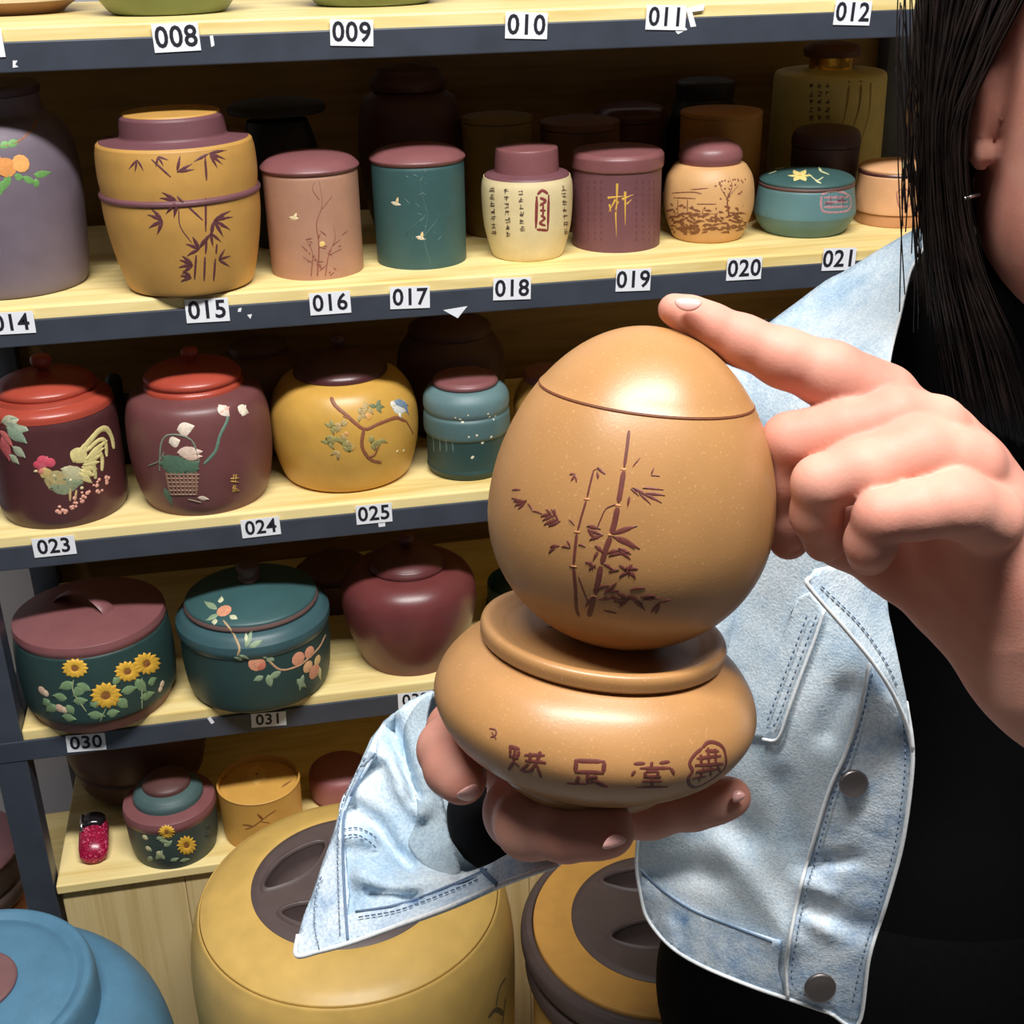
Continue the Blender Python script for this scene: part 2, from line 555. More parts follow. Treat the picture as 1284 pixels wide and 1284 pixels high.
class Cloth:
    def __init__(self, ctrl, mode='y', folds=()):
        self.f = rbf(ctrl); self.mode = mode; self.folds = folds
    def v(self, px, py):
        d = self.f(px, py)
        p = np.array([px, py], float)
        for pts, amp, w in self.folds:
            d -= amp * math.exp(-(seg_dist(p, pts) / w) ** 2)
        return d
    def p(self, px, py, lift=0.0):
        d = self.v(px, py) - lift
        return at_y(px, py, d) if self.mode == 'y' else at(px, py, d)
    def panel(self, name, outline, mat, parent, step=9, thick=0.002, lift=0.0, smooth_outline=True):
        out = [tuple(p) for p in (spline(list(outline) + [outline[0]], 4)[:-1] if smooth_outline else outline)]
        n = len(out)
        xs = [p[0] for p in out]; ys = [p[1] for p in out]
        pts = [Vector(p) for p in out]
        def inside(x, y):
            r = False; j = n - 1
            for i in range(n):
                if (ys[i] > y) != (ys[j] > y) and x < (xs[j] - xs[i]) * (y - ys[i]) / (ys[j] - ys[i]) + xs[i]: r = not r
                j = i
            return r
        y = min(ys) + step / 2; row = 0
        ring = [np.array(o) for o in out]
        R = np.array(out)
        while y < max(ys):
            x = min(xs) + (step / 2 if row % 2 else 0)
            while x < max(xs):
                if inside(x, y) and np.min(np.hypot(R[:, 0] - x, R[:, 1] - y)) > step * 0.45: pts.append(Vector((x, y)))
                x += step
            y += step * 0.87; row += 1
        r = delaunay_2d_cdt(pts, [(i, (i + 1) % n) for i in range(n)], [list(range(n))], 1, 1e-6)
        V = [self.p(v.x, v.y, lift) for v in r[0]]
        Fc = [tuple(f) for f in r[2]]
        me = mesh_from(V, Fc, True)
        # face the camera
        tot = sum(1 if p.normal.dot(Vector(CAM) - p.center) > 0 else -1 for p in me.polygons)
        if tot < 0: me.flip_normals()
        o = link(name, me, mat, parent)
        if thick:
            md = o.modifiers.new('thickness', 'SOLIDIFY'); md.thickness = thick; md.offset = -1
        return o
    def seam(self, pts, r, lift=0.001, per=6, seg=6):
        P = [self.p(q[0], q[1], lift) for q in spline(pts, per)]
        return tube_geo(P, r, seg)
    def stitches(self, pts, r=0.0004, ln=5, gap=4, lift=0.0008):
        S = np.array(spline(pts, 12)); seg = np.linalg.norm(np.diff(S, axis=0), axis=1); cum = np.concatenate([[0], np.cumsum(seg)])
        out = []; s = 0.0
        while s + ln < cum[-1]:
            q = [(np.interp(v, cum, S[:, 0]), np.interp(v, cum, S[:, 1])) for v in (s, s + ln)]
            out.append(tube_geo([self.p(a, b, lift) for a, b in q], r, 4)); s += ln + gap
        return out

# ================================================================== the setting
SH = [dict(top=1.5165, rail=1.5045), dict(top=1.270, rail=1.258), dict(top=1.0365, rail=1.0245), dict(top=0.805, rail=0.793)]
YF, YB = 1.25, 1.60                            # front and back of the rack
XL, XR = -0.342, 0.800
BOXZ = 0.5925
PINE = wood('pale_pine', (247, 225, 160), (222, 192, 116))
PINE_V = wood('pale_pine_upright', (226, 202, 148), (208, 180, 122), (34, 34, 0.8))
BACKW = wood('brown_backing_board', (150, 118, 66), (118, 88, 44))
STEEL = plain('navy_painted_steel', (60, 65, 76), 0.42, noise=0.12, scale=25)

struct(link('floor', box_mesh(-3, 3, -1.5, 1.9, -0.05, 0, 0), plain('grey_floor_tile', (165, 162, 158), 0.4)))
struct(link('wall_back', box_mesh(-3, 3, 1.68, 1.78, 0, 3.0, 0), plain('grey_plaster_wall', (168, 166, 172), 0.8, noise=0.03, scale=8)))

rack = thing('display_rack', 'navy steel display rack with pale pine shelf boards', 'shelf', (0, YF, 0))
def rackpart(name, x0, x1, y0, y1, z0, z1, mat, bev=0.001):
    return link(name, box_mesh(x0, x1, y0 - YF, y1 - YF, z0, z1, bev), mat, rack)
for i, s in enumerate(SH):
    x0 = -0.9 if i < 3 else XL
    x0 = XL
    rackpart('shelf_board', XL + 0.034, XR - 0.004, YF + 0.0005, YB, s['top'] - 0.016, s['top'], PINE, 0.0022)
    rackpart('shelf_rail', XL + 0.002, XR - 0.002, YF - 0.002, YF + 0.022, s['rail'] - 0.0255, s['rail'], STEEL, 0.0012)
    rackpart('rear_rail', XL + 0.002, XR - 0.002, YB - 0.02, YB, s['rail'] - 0.0255, s['top'] - 0.016, STEEL, 0.0012)
    for xx in (XL, XR - 0.024):
        rackpart('side_rail', xx + 0.004, xx + 0.028, YF + 0.022, YB - 0.02, s['rail'] - 0.0255, s['rail'] - 0.002, STEEL, 0.0012)
# the neighbouring bays; right-hand shelves are unseen, added to shade the backing
for z in (1.5165, 1.270, 1.0365):
    rackpart('shelf_board', XR + 0.032, 1.25, YF + 0.0005, YB, z - 0.016, z, PINE, 0.0022)
    rackpart('shelf_rail', XR + 0.031, 1.25, YF - 0.002, YF + 0.022, z - 0.0375, z - 0.012, STEEL, 0.0012)
rackpart('shelf_board', -0.95, XL - 0.001, YF + 0.03, YB, 0.424, 0.44, PINE, 0.0022)
for x in (XL, XR):
    for y in (YF - 0.001, YB - 0.001):
        rackpart('post', x, x + 0.034, y, y + 0.03, 0.0, 1.95, STEEL, 0.0015)
rackpart('post', -0.985, -0.951, YF, YF + 0.03, 0, 1.95, STEEL, 0.0015)
rackpart('post', -0.985, -0.951, YB, YB + 0.03, 0, 1.95, STEEL, 0.0015)
for i in range(3):
    rackpart('back_board', XL + 0.03, 1.25, YB + 0.031, YB + 0.037, SH[i + 1]['top'] - 0.03, SH[i]['top'] - 0.03, BACKW, 0)

plinth = thing('wooden_plinth', 'pale pine box plinth standing under the lowest rack shelf', 'plinth', (0, YF, 0))
def plp(name, x0, x1, y0, y1, z0, z1, mat): return link(name, box_mesh(x0, x1, y0 - YF, y1 - YF, z0, z1, 0.0015), mat, plinth)
plp('top_board', -0.306, 0.795, YF - 0.003, YB - 0.005, BOXZ - 0.012, BOXZ, PINE)
plp('front_panel', -0.303, -0.1642, YF + 0.004, YF + 0.018, 0.0, BOXZ - 0.012, PINE_V)
plp('front_panel', -0.1638, 0.25, YF + 0.004, YF + 0.018, 0.0, BOXZ - 0.012, PINE_V)
plp('front_panel', 0.2504, 0.792, YF + 0.004, YF + 0.018, 0.0, BOXZ - 0.012, PINE_V)
plp('side_panel', -0.303, -0.29, YF + 0.018, YB - 0.01, 0.0, BOXZ - 0.012, PINE_V)
plp('side_panel', 0.779, 0.792, YF + 0.018, YB - 0.01, 0.0, BOXZ - 0.012, PINE_V)

# ---------------------------------------------------------------- number stickers
PAPER = plain('white_sticker_paper', (238, 240, 246), 0.6, noise=0.02)
INK = plain('black_ink', (28, 28, 40), 0.6, noise=0.02)
def text_mesh(s, size, depth_=0.0002):
    cu = bpy.data.curves.new('t', 'FONT'); cu.body = s; cu.size = size; cu.align_x = 'CENTER'; cu.align_y = 'CENTER'
    cu.extrude = depth_; cu.offset = size * 0.018; cu.space_character = 1.05; cu.resolution_u = 3
    ob = bpy.data.objects.new('t', cu); COL.objects.link(ob)
    dg = bpy.context.evaluated_depsgraph_get(); dg.update()
    me = bpy.data.meshes.new_from_object(ob.evaluated_get(dg))
    bpy.data.objects.remove(ob)
    me.materials.clear()
    return me
def sticker(txt, px, py, where, tilt=0.0, w=54, h=30, squash=1.0):
    p = at_y(px, py, YF - 0.0026); k = depth(p) / F
    W, H = w * k, h * k * 1.08
    o = link('number_sticker', box_mesh(-W / 2, W / 2, -H / 2, H / 2, 0, 0.0005, 0), PAPER, None, tuple(p))
    o.rotation_euler = (math.pi / 2, math.radians(tilt), 0)
    tag(o, ('white rail sticker printed %s %s' % (txt, where) if txt else 'blank white rail sticker ' + where), 'sticker', 'number stickers on the shelf rails')
    if txt:
        t = link('digits', text_mesh(txt, H * 1.06), INK, o, (0, 0, 0.0006))
        t.scale = (0.96, squash, 1)
    return o
for t_, x, y, ti, w, h, where in [
    ('', -20, 54, 0, 46, 32, 'below the brown bowl-like jar'), ('008', 221, 47, -1, 57, 31, 'below the olive green jar next to the brown bowl-like jar'), ('009', 441, 41, 3, 54, 29, 'below the olive green jar next to the reddish jar'), ('010', 660, 32, 3, 54, 29, 'below the reddish brown round jar'), ('011', 835, 22, 3, 52, 27, 'with torn paper remnants beside it'), ('012', 1069, 16, 3, 49, 27, 'above the gilt necked canister'),
    ('014', 14, 405, 1, 56, 26, 'under the tall grey purple jar'), ('015', 260, 389, 1, 53, 28, 'under the ochre bamboo jar'), ('016', 414, 380, 0, 51, 26, 'under the pinkish tan cylinder jar'), ('017', 514, 373, 2, 50, 26, 'under the dark teal cylinder jar'), ('018', 642, 362, 2, 48, 26, 'under the cream script jar'), ('019', 794, 351, 2, 45, 26, 'under the plum gold character jar'), ('020', 933, 337, 1, 46, 26, 'under the engraved village jar'), ('021', 1052, 325, 2, 44, 26, 'under the squat teal box'),
    ('023', 68, 685, 0, 51, 24, 'under the rooster jar'), ('024', 327, 661, -1, 48, 23, 'under the flower basket jar'), ('025', 469, 644, 0, 45, 24, 'under the bird branch jar'),
    ('030', 108, 931, 3, 47, 23, 'under the wide sunflower jar'), ('031', 337, 902, 3, 43, 19, 'under the peach branch jar'), ('032', 521, 877, 1, 44, 20, 'half hidden by the denim sleeve')]:
    sticker(t_, x, y, where, ti, w, h)
# torn paper left behind on the rails
def scrap(pts, label, y=YF - 0.0024):
    P = [at_y(px, py, y) for px, py in pts]
    n = len(P)
    V = [tuple(p) for p in P] + [(p[0], p[1] + 0.0005, p[2]) for p in P]
    Fc = [tuple(range(n))[::-1], tuple(range(n, 2 * n))] + [(i, (i + 1) % n, n + (i + 1) % n, n + i) for i in range(n)]
    c = np.mean(P, axis=0)
    V = [tuple(np.array(v) - c) for v in V]
    return tag(link('paper_scrap', mesh_from(V, Fc, False), PAPER, None, tuple(c)), label, 'paper', 'torn paper on the shelf rails')
scrap([(263, 45), (267, 44), (269, 57), (265, 59)], 'thin torn paper sliver beside the 008 sticker')
scrap([(860, 10), (884, 5), (882, 13), (868, 15), (873, 33), (866, 34)], 'torn white sticker remnant stuck beside the 011 sticker')
scrap([(838, 34), (857, 32), (862, 37), (850, 43), (846, 38)], 'torn white sticker remnant stuck under the 011 sticker')
scrap([(16, 76), (22, 76), (19, 81), (23, 84), (16, 85)], 'tiny paper speck on the top shelf rail')
scrap([(299, 387), (303, 386), (302, 391), (298, 391)], 'tiny paper speck beside the 015 sticker')
scrap([(310, 395), (316, 394), (314, 400)], 'small paper fleck on rail near the 015 sticker')
scrap([(556, 389), (586, 384), (574, 399)], 'small torn paper triangle beneath the second shelf rail near 017', )
scrap([(260, 901), (264, 899), (269, 906), (265, 908)], 'torn white paper bit on rail between 030 and 031')
scrap([(474, 655), (483, 654), (483, 660), (475, 661)], 'tiny paper tab hanging under the 025 sticker')

# ================================================================== the ware on the shelves
PURPLE = clay((128, 80, 82), 0.4); MAROON = clay((82, 45, 47), 0.3); PLUM = clay((110, 70, 76)); GREYP = clay((112, 100, 112), 0.55)
TEAL = clay((54, 88, 88)); DTEAL = clay((40, 66, 64), 0.5); OCHRE = clay((190, 144, 74)); TAN = clay((174, 130, 106)); CREAM = clay((222, 204, 158))
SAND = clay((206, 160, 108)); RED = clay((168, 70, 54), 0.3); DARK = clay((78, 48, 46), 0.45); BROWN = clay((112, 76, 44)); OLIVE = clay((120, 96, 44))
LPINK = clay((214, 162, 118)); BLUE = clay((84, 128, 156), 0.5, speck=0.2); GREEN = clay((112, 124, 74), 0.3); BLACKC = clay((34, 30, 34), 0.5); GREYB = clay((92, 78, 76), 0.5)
YBIN = clay((212, 174, 96), 0.42); GOLD = plain('gilt', (220, 160, 60), 0.25, 1.0)
dk = (96, 52, 56)

S1, S2, S3, S4 = [s['top'] for s in SH]

# ---- top shelf (only the feet show under the upper frame edge)
pot('tea_jar', 'brown bowl-like jar with pale band on top shelf', 'jar', S1, 18, 20, 62, parts=[
    ('foot', clay((140, 104, 76)), [(60, 20, 'fc'), (67, 13, 'f'), (82, 4, 'fc')]),
    ('body', clay((214, 202, 182), 0.35), [(82.5, 4, 'fc'), (94, -28), (98, -50), (97, -68), (90, -90, 'c')]),
    ('lid', clay((196, 178, 150)), [(88, -91, 'c'), (90, -97), (60, -112), (18, -118), (16, -126), (0, -130)])])
for cx, yb, lab in [(213, 20, 'olive green glazed jar standing next to the brown bowl-like jar'), (468, 9, 'olive green glazed jar standing next to the reddish brown jar')]:
    pot('tea_jar', lab, 'jar', S1, cx, yb, 68, parts=[
        ('body', GREEN, [(66, yb, 'fc'), (74, yb - 5, 'f'), (90, yb - 34), (96, yb - 62), (88, yb - 92), (56, yb - 106, 'c')]),
        ('lid', GREEN, [(54, yb - 107, 'c'), (54, yb - 113, 'c'), (30, yb - 124), (12, yb - 128), (13, yb - 138), (0, yb - 142)])])
pot('tea_jar', 'reddish brown round jar above the 010 sticker', 'jar', S1, 700, -1, 60, parts=[
    ('body', clay((168, 96, 66)), [(58, -1, 'fc'), (66, -10), (78, -40), (76, -70), (50, -96, 'c')]),
    ('lid', clay((150, 84, 60)), [(48, -97, 'c'), (46, -104), (12, -114), (12, -122), (0, -126)])])

# ---- second shelf, front row
w = pot('tea_jar', 'tall grey purple jar with painted fruit branch above 014 sticker', 'jar', S2, 25, 374, 84, parts=[
    ('body', GREYP, [(80, 374, 'fc'), (87, 350), (92, 325), (98, 268), (101, 215), (99, 185), (93, 163), (82, 149), (72, 143), (68, 137), (67, 118, 'c')]),
    ('lid', clay((78, 62, 70)), [(69, 117, 'c'), (70, 108, 'c'), (66, 104, 'c'), (30, 100), (0, 99)])])
pe, lf = (222, 150, 82), (108, 160, 88)
w.decorate('fruit_branch_painting', [line((150, 96, 66), 2.5, (46, 150), (40, 162), (22, 178), (0, 184))] +
    [dot(pe, 11, 8, 210), dot((232, 168, 96), 10, 26, 205), dot((226, 140, 90), 8, -4, 204)] +
    [leaf(lf, 8, a, b, c, d) for a, b, c, d in [(12, 218, 4, 240), (4, 226, -4, 250), (18, 220, 30, 224), (28, 222, 46, 230), (42, 220, 64, 216), (45, 224, 46, 236), (10, 178, 0, 186), (22, 176, 8, 184), (-4, 232, -10, 246)]],
    'painted orange fruit and green leaves')
w = pot('tea_jar', 'ochre jar with brown bamboo carving and banded plum lid above 015 sticker', 'jar', S2, 243, 371, 66, parts=[
    ('foot', clay((112, 72, 52)), [(65, 371, 'fc'), (67, 368, 'f'), (72, 364, 'fc')]),
    ('body', OCHRE, [(72, 364, 'fc'), (77, 350), (87, 315), (95, 272), (97, 241, 'c')]),
    ('belt', PLUM, [(96, 242, 'c'), (99, 239.5), (99, 235.5), (96, 233, 'c')]),
    ('shoulder', OCHRE, [(96, 234, 'c'), (98, 215), (98, 190), (96, 176, 'c'), (93, 173, 'c')]),
    ('collar', PLUM, [(93, 173.5, 'c'), (91, 172, 'c'), (67, 169, 'c'), (66, 166, 'c')]),
    ('lid', PLUM, [(66, 168, 'c'), (65, 144, 'c'), (62, 141, 'c')]),
    ('lid_top', OCHRE, [(61, 141.5, 'c'), (60, 139, 'c'), (30, 136), (0, 135)])])
B = dk
it = [line(B, 3, (257, 196), (259, 226)), line(B, 3, (258, 248), (258, 290)), line(B, 3, (259, 296), (258, 318)), line(B, 3, (257, 322), (256, 352)),
      line(B, 3, (190, 200), (214, 222)), line(B, 3, (222, 246), (254, 276)), line(B, 3, (272, 306), (271, 318)), line(B, 3, (270, 324), (268, 352)), line(B, 3, (246, 320), (244, 350)), line(B, 1.5, (224, 262), (226, 284), (240, 304))]
it += burst(B, 4, 262, 192, (20, 40, 60, 150, -10), 22) + burst(B, 4, 222, 216, (-80, -30, -10), 22) + burst(B, 3, 172, 200, (100, 130, 60), 16) + burst(B, 3, 198, 196, (60, 100, 20), 14)
it += burst(B, 5, 222, 252, (100, 130, 190, 210), 22) + burst(B, 5, 204, 276, (200, 225, 150, 110), 20) + burst(B, 5, 268, 276, (-30, -10, 60, 100, 30), 24) + burst(B, 4, 264, 292, (40, 80, 120), 18)
it += burst(B, 5, 250, 312, (200, 240, 300, 150), 18) + burst(B, 5, 242, 332, (170, 200, 220, 140), 18) + burst(B, 5, 240, 348, (190, 160, 220), 14) + burst(B, 4, 274, 326, (-20, -60, 30), 16)
w.decorate('bamboo_carving', it, 'brown bamboo stems and leaves')

w = pot('tea_jar', 'pinkish tan cylinder jar with plum domed lid above 016 sticker', 'jar', S2, 400, 351, 56, parts=[
    ('body', TAN, [(55, 351, 'fc'), (57, 338), (59.5, 215, 'c'), (58, 211, 'c')]),
    ('lid', PURPLE, [(58, 212, 'c'), (61.5, 209), (61, 205), (50, 196), (28, 190), (0, 188)])])
b2 = (140, 84, 66)
it = [taper(b2, 2.2, (398, 346), (400, 310), (397, 280), (404, 256), (400, 226)), taper(b2, 1.8, (390, 346), (392, 318), (384, 300)), taper(b2, 1.8, (408, 346), (412, 320), (420, 300), (418, 282)), taper(b2, 1.5, (404, 262), (416, 246)), taper(b2, 1.5, (400, 250), (392, 238), (394, 228)), taper(b2, 1.5, (412, 320), (428, 312)), taper(b2, 1.5, (392, 330), (380, 322))]
for k in range(26):
    x, y = rnd.uniform(384, 430), rnd.uniform(292, 346)
    it.append(leaf(b2, 2.2, x, y, x + rnd.uniform(-9, 9), y + rnd.uniform(-9, 5)))
it += [dot((232, 196, 120), 3.5, 404, 306), leaf((236, 216, 170), 5, 362, 273, 375, 274), leaf((236, 216, 170), 4, 368, 275, 372, 267)]
w.decorate('branch_carving', it, 'fine brown branch with a cream butterfly')

w = pot('tea_jar', 'dark teal cylinder jar with plum domed lid above 017 sticker', 'jar', S2, 530, 338, 55, parts=[
    ('body', TEAL, [(54, 338, 'fc'), (55.5, 325), (58.5, 204, 'c'), (57, 200, 'c')]),
    ('lid', PURPLE, [(57, 201, 'c'), (60, 198), (59.5, 194), (48, 186), (26, 181), (0, 179)])])
g2 = (74, 104, 100)
it = [taper(g2, 2, (540, 330), (532, 300), (536, 270), (528, 240), (524, 214)), taper(g2, 1.6, (532, 296), (548, 276), (552, 266)), taper(g2, 1.6, (534, 270), (518, 284), (508, 296))]
for k in range(16):
    x, y = rnd.uniform(510, 552), rnd.uniform(216, 328)
    it.append(leaf(g2, 2, x, y, x + rnd.uniform(-8, 8), y - rnd.uniform(2, 9)))
for x, y in ((497, 254), (528, 297)):
    it += [leaf((226, 214, 186), 5, x - 7, y, x + 6, y + 3), leaf((226, 200, 150), 4, x, y + 2, x + 2, y - 7)]
w.decorate('vine_carving', it, 'faint green vine with two pale birds')

w = pot('tea_jar', 'cream jar with black script columns and plum lid above 018 sticker', 'jar', S2, 662, 328, 41, parts=[
    ('body', CREAM, [(40, 328, 'fc'), (45, 314), (54, 282), (57, 250), (57, 230), (54.5, 219, 'c')]),
    ('shoulder', PLUM, [(54, 219.5, 'c'), (52, 216, 'c'), (41, 213, 'c')]),
    ('lid', PURPLE, [(40.5, 214, 'c'), (39.5, 187), (37, 184, 'c'), (20, 182), (0, 181)])])
it = []
for x, y0, y1 in ((617, 238, 300), (635, 240, 302), (653, 242, 288), (707, 236, 296)):
    y = y0
    while y < y1:
        it += glyph((96, 76, 60), x + (y - y0) * 0.05, y, 6.5, 1.6); y += 9
rd = (134, 58, 56)
it += [line(rd, 4, (673, 246), (672, 286)), line(rd, 4, (688, 244), (687, 288)), line(rd, 4, (673, 288), (687, 289)), line(rd, 4, (674, 244), (680, 239), (687, 243)), line(rd, 4, (677, 248), (684, 252), (677, 258)), line(rd, 3.6, (677, 264), (684, 264)), line(rd, 3.6, (678, 270), (683, 274), (677, 280), (684, 283)), line(rd, 3, (681, 256), (681, 272))]
w.decorate('script_and_seal', it, 'small dark script columns and a red seal')

w = pot('tea_jar', 'plum cylinder jar with gold brush character above 019 sticker', 'jar', S2, 772, 317, 54, parts=[
    ('body', PLUM, [(53, 317, 'fc'), (54.5, 306), (56, 208, 'c')]),
    ('lid', PURPLE, [(55, 209, 'c'), (58.5, 207, 'c'), (59, 192, 'c'), (55, 187, 'c'), (28, 184), (0, 183)])])
gd = (214, 170, 70); fa = (96, 58, 62)
it = [taper(gd, 3.4, (762, 248), (783, 246)), taper(gd, 3.4, (774, 230), (773, 266)), taper(gd, 3, (772, 250), (763, 266)), taper(gd, 3, (775, 252), (771, 264)), taper(gd, 3.2, (784, 240), (784, 282)), taper(gd, 3, (780, 250), (794, 244)), taper(gd, 2.4, (786, 256), (792, 250)), taper(gd, 2.2, (772, 266), (773, 297)), taper(gd, 3, (764, 256), (766, 266))]
for x in (722, 730, 738, 746, 754, 798, 806, 814, 820):
    y = 226
    while y < 304:
        it.append(line(fa, 2.4, (x, y), (x, y + 4))); y += 8
w.decorate('gold_character', it, 'gold brush character over faint script')

w = pot('tea_jar', 'round sand jar with engraved village and plum cap above 020 sticker', 'jar', S2, 886, 305, 40, parts=[
    ('body', SAND, [(39, 305, 'fc'), (44, 292), (54, 266), (56.5, 245), (54, 222), (46, 207), (40, 203, 'c')]),
    ('lid', PURPLE, [(37, 204, 'c'), (39, 200), (40, 193), (36, 183), (24, 176), (0, 173)])])
br = (128, 80, 52)
it = [line(br, 2, (843, 242), (868, 241), (880, 243)), line(br, 2, (845, 248), (872, 249)), line(br, 2, (866, 238), (888, 236)), line(br, 1.6, (850, 250), (850, 266)), line(br, 1.6, (862, 250), (862, 266)), line(br, 3, (846, 268), (900, 268)), line(br, 2, (874, 256), (898, 256)), taper(br, 3, (914, 270), (912, 250), (918, 234), (914, 222)), taper(br, 1.6, (914, 246), (926, 232)), taper(br, 1.6, (914, 252), (904, 236), (904, 226))]
for k in range(150):
    x, y = rnd.uniform(842, 934), rnd.triangular(256, 296, 284)
    it.append(leaf(br, 3.6, x, y, x + rnd.uniform(-12, 12), y + rnd.uniform(-3, 3)))
for k in range(26):
    x, y = rnd.uniform(896, 936), rnd.uniform(222, 250)
    it.append(dot(br, 1.3, x, y))
w.decorate('village_engraving', it, 'brown engraved houses and tree')

w = pot('tea_box', 'squat teal round box with pale flower lid above 021 sticker', 'jar', S2, 1006, 298, 46, parts=[
    ('body', clay((84, 120, 124)), [(45, 298, 'fc'), (50, 290), (58, 275), (63, 264, 'c'), (62.5, 258), (59, 232, 'c'), (57, 229, 'c')]),
    ('rim', clay((92, 66, 66)), [(58, 231, 'c'), (59.5, 228), (58, 226, 'c')]),
    ('lid', TEAL, [(58, 227, 'c'), (58.5, 223), (50, 218), (28, 214), (0, 213)])])
it = [leaf((226, 206, 130), 9, 1003, 220, 1003 + 15 * math.cos(a), 220 + 8 * math.sin(a)) for a in np.linspace(0, 5.2, 6)] + [dot((214, 170, 70), 4, 1003, 220)] + [leaf((206, 206, 160), 5, 974, 214, 964, 218), leaf((206, 206, 160), 5, 972, 212, 984, 210), leaf((206, 212, 160), 5, 1028, 214, 1040, 219), leaf((206, 212, 160), 4, 1030, 216, 1026, 208), line((206, 206, 160), 2, (1014, 218), (1024, 226), (1032, 222)), leaf((206, 206, 160), 4, 1022, 226, 1030, 230)]
w.decorate('lid_flower', it, 'cream flowers')
pk = (170, 128, 134)
it = [line(pk, 3, (1030, 244), (1040, 241), (1056, 241), (1066, 246)), line(pk, 3, (1030, 246), (1030, 260), (1036, 266), (1060, 265), (1067, 258), (1066, 246))]
for x in (1040, 1055): it += glyph((104, 70, 84), x, 253, 13, 2.4)
for y in (248, 254, 260): it.append(line(pk, 4, (1033, y), (1063, y - 1)))
w.decorate('pink_seal', it, 'pink oval seal')

w = pot('tea_box', 'pale orange round box with dark lid line beside the squat teal box', 'jar', S2, 1117, 286, 44, parts=[
    ('foot', clay((190, 136, 92)), [(42, 286, 'fc'), (45, 280), (45, 262, 'c')]),
    ('body', LPINK, [(47, 261, 'c'), (47.5, 259, 'c'), (47, 216, 'c'), (45, 214, 'c')]),
    ('rim', MAROON, [(46.5, 215, 'c'), (47.5, 213), (46.5, 211, 'c')]),
    ('lid', LPINK, [(46.5, 212, 'c'), (47, 208), (40, 204), (22, 201), (0, 200)])])
it = [line((170, 110, 96), 2, (1124, 242), (1134, 236), (1142, 246), (1140, 258), (1128, 260), (1124, 242))] + glyph((150, 90, 80), 1133, 249, 12, 2.2) + blossom(1135, 206, 6, (224, 214, 170), (190, 150, 90))
w.decorate('round_seal', it)

# ---- second shelf, back row in the shade
def back(name, label, z, cx, yref, dep, parts): return pot(name, label, 'jar', z, cx, dep=(dep, yref), parts=parts, seg=48)
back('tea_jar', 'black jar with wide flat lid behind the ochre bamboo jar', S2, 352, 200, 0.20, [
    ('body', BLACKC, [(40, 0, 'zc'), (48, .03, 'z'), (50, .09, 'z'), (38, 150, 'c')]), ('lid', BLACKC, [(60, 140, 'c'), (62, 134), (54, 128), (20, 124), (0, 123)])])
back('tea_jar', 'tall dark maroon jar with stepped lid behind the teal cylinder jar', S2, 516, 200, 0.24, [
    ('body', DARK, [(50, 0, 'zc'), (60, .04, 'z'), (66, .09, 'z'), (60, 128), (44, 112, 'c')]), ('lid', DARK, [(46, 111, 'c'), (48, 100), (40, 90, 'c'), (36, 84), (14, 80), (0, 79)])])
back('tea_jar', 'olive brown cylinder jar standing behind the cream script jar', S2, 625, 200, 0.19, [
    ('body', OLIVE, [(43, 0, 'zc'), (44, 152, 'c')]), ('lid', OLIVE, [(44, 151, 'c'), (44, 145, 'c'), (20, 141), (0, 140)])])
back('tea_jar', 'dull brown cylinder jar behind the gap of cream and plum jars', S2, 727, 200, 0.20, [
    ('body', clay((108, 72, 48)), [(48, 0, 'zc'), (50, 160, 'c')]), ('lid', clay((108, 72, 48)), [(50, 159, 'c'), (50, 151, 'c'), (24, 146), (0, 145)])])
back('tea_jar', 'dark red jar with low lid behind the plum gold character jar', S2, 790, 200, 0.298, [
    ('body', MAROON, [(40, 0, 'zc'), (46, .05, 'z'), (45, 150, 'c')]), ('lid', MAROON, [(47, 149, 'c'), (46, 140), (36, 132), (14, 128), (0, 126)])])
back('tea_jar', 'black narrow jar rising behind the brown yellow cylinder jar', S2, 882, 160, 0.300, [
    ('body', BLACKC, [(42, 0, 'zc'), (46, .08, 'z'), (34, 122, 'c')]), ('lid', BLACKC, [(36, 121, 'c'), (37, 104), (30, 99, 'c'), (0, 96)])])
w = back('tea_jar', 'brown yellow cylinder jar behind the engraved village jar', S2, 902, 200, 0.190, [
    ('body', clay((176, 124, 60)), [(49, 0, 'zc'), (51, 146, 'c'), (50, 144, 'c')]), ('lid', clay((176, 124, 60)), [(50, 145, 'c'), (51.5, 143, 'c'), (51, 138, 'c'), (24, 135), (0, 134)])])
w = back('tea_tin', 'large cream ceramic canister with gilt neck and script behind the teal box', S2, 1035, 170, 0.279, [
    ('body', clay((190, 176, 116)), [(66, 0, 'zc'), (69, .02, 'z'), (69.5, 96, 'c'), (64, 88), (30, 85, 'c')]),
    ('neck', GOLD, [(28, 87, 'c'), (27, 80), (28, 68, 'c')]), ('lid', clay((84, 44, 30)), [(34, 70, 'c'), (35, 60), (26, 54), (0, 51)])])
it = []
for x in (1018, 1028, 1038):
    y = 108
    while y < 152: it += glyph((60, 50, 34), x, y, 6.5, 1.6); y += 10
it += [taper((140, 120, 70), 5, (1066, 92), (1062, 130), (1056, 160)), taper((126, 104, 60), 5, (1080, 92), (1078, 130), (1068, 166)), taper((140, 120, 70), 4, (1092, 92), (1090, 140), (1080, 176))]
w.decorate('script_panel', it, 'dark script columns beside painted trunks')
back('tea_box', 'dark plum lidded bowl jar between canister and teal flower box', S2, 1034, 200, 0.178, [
    ('body', clay((80, 58, 68)), [(35, 0, 'zc'), (38, .03, 'z'), (41, .05, 'z'), (42, 182, 'c')]), ('lid', clay((76, 50, 56)), [(42.5, 181, 'c'), (42.5, 174), (38, 162), (18, 157), (0, 156)])])

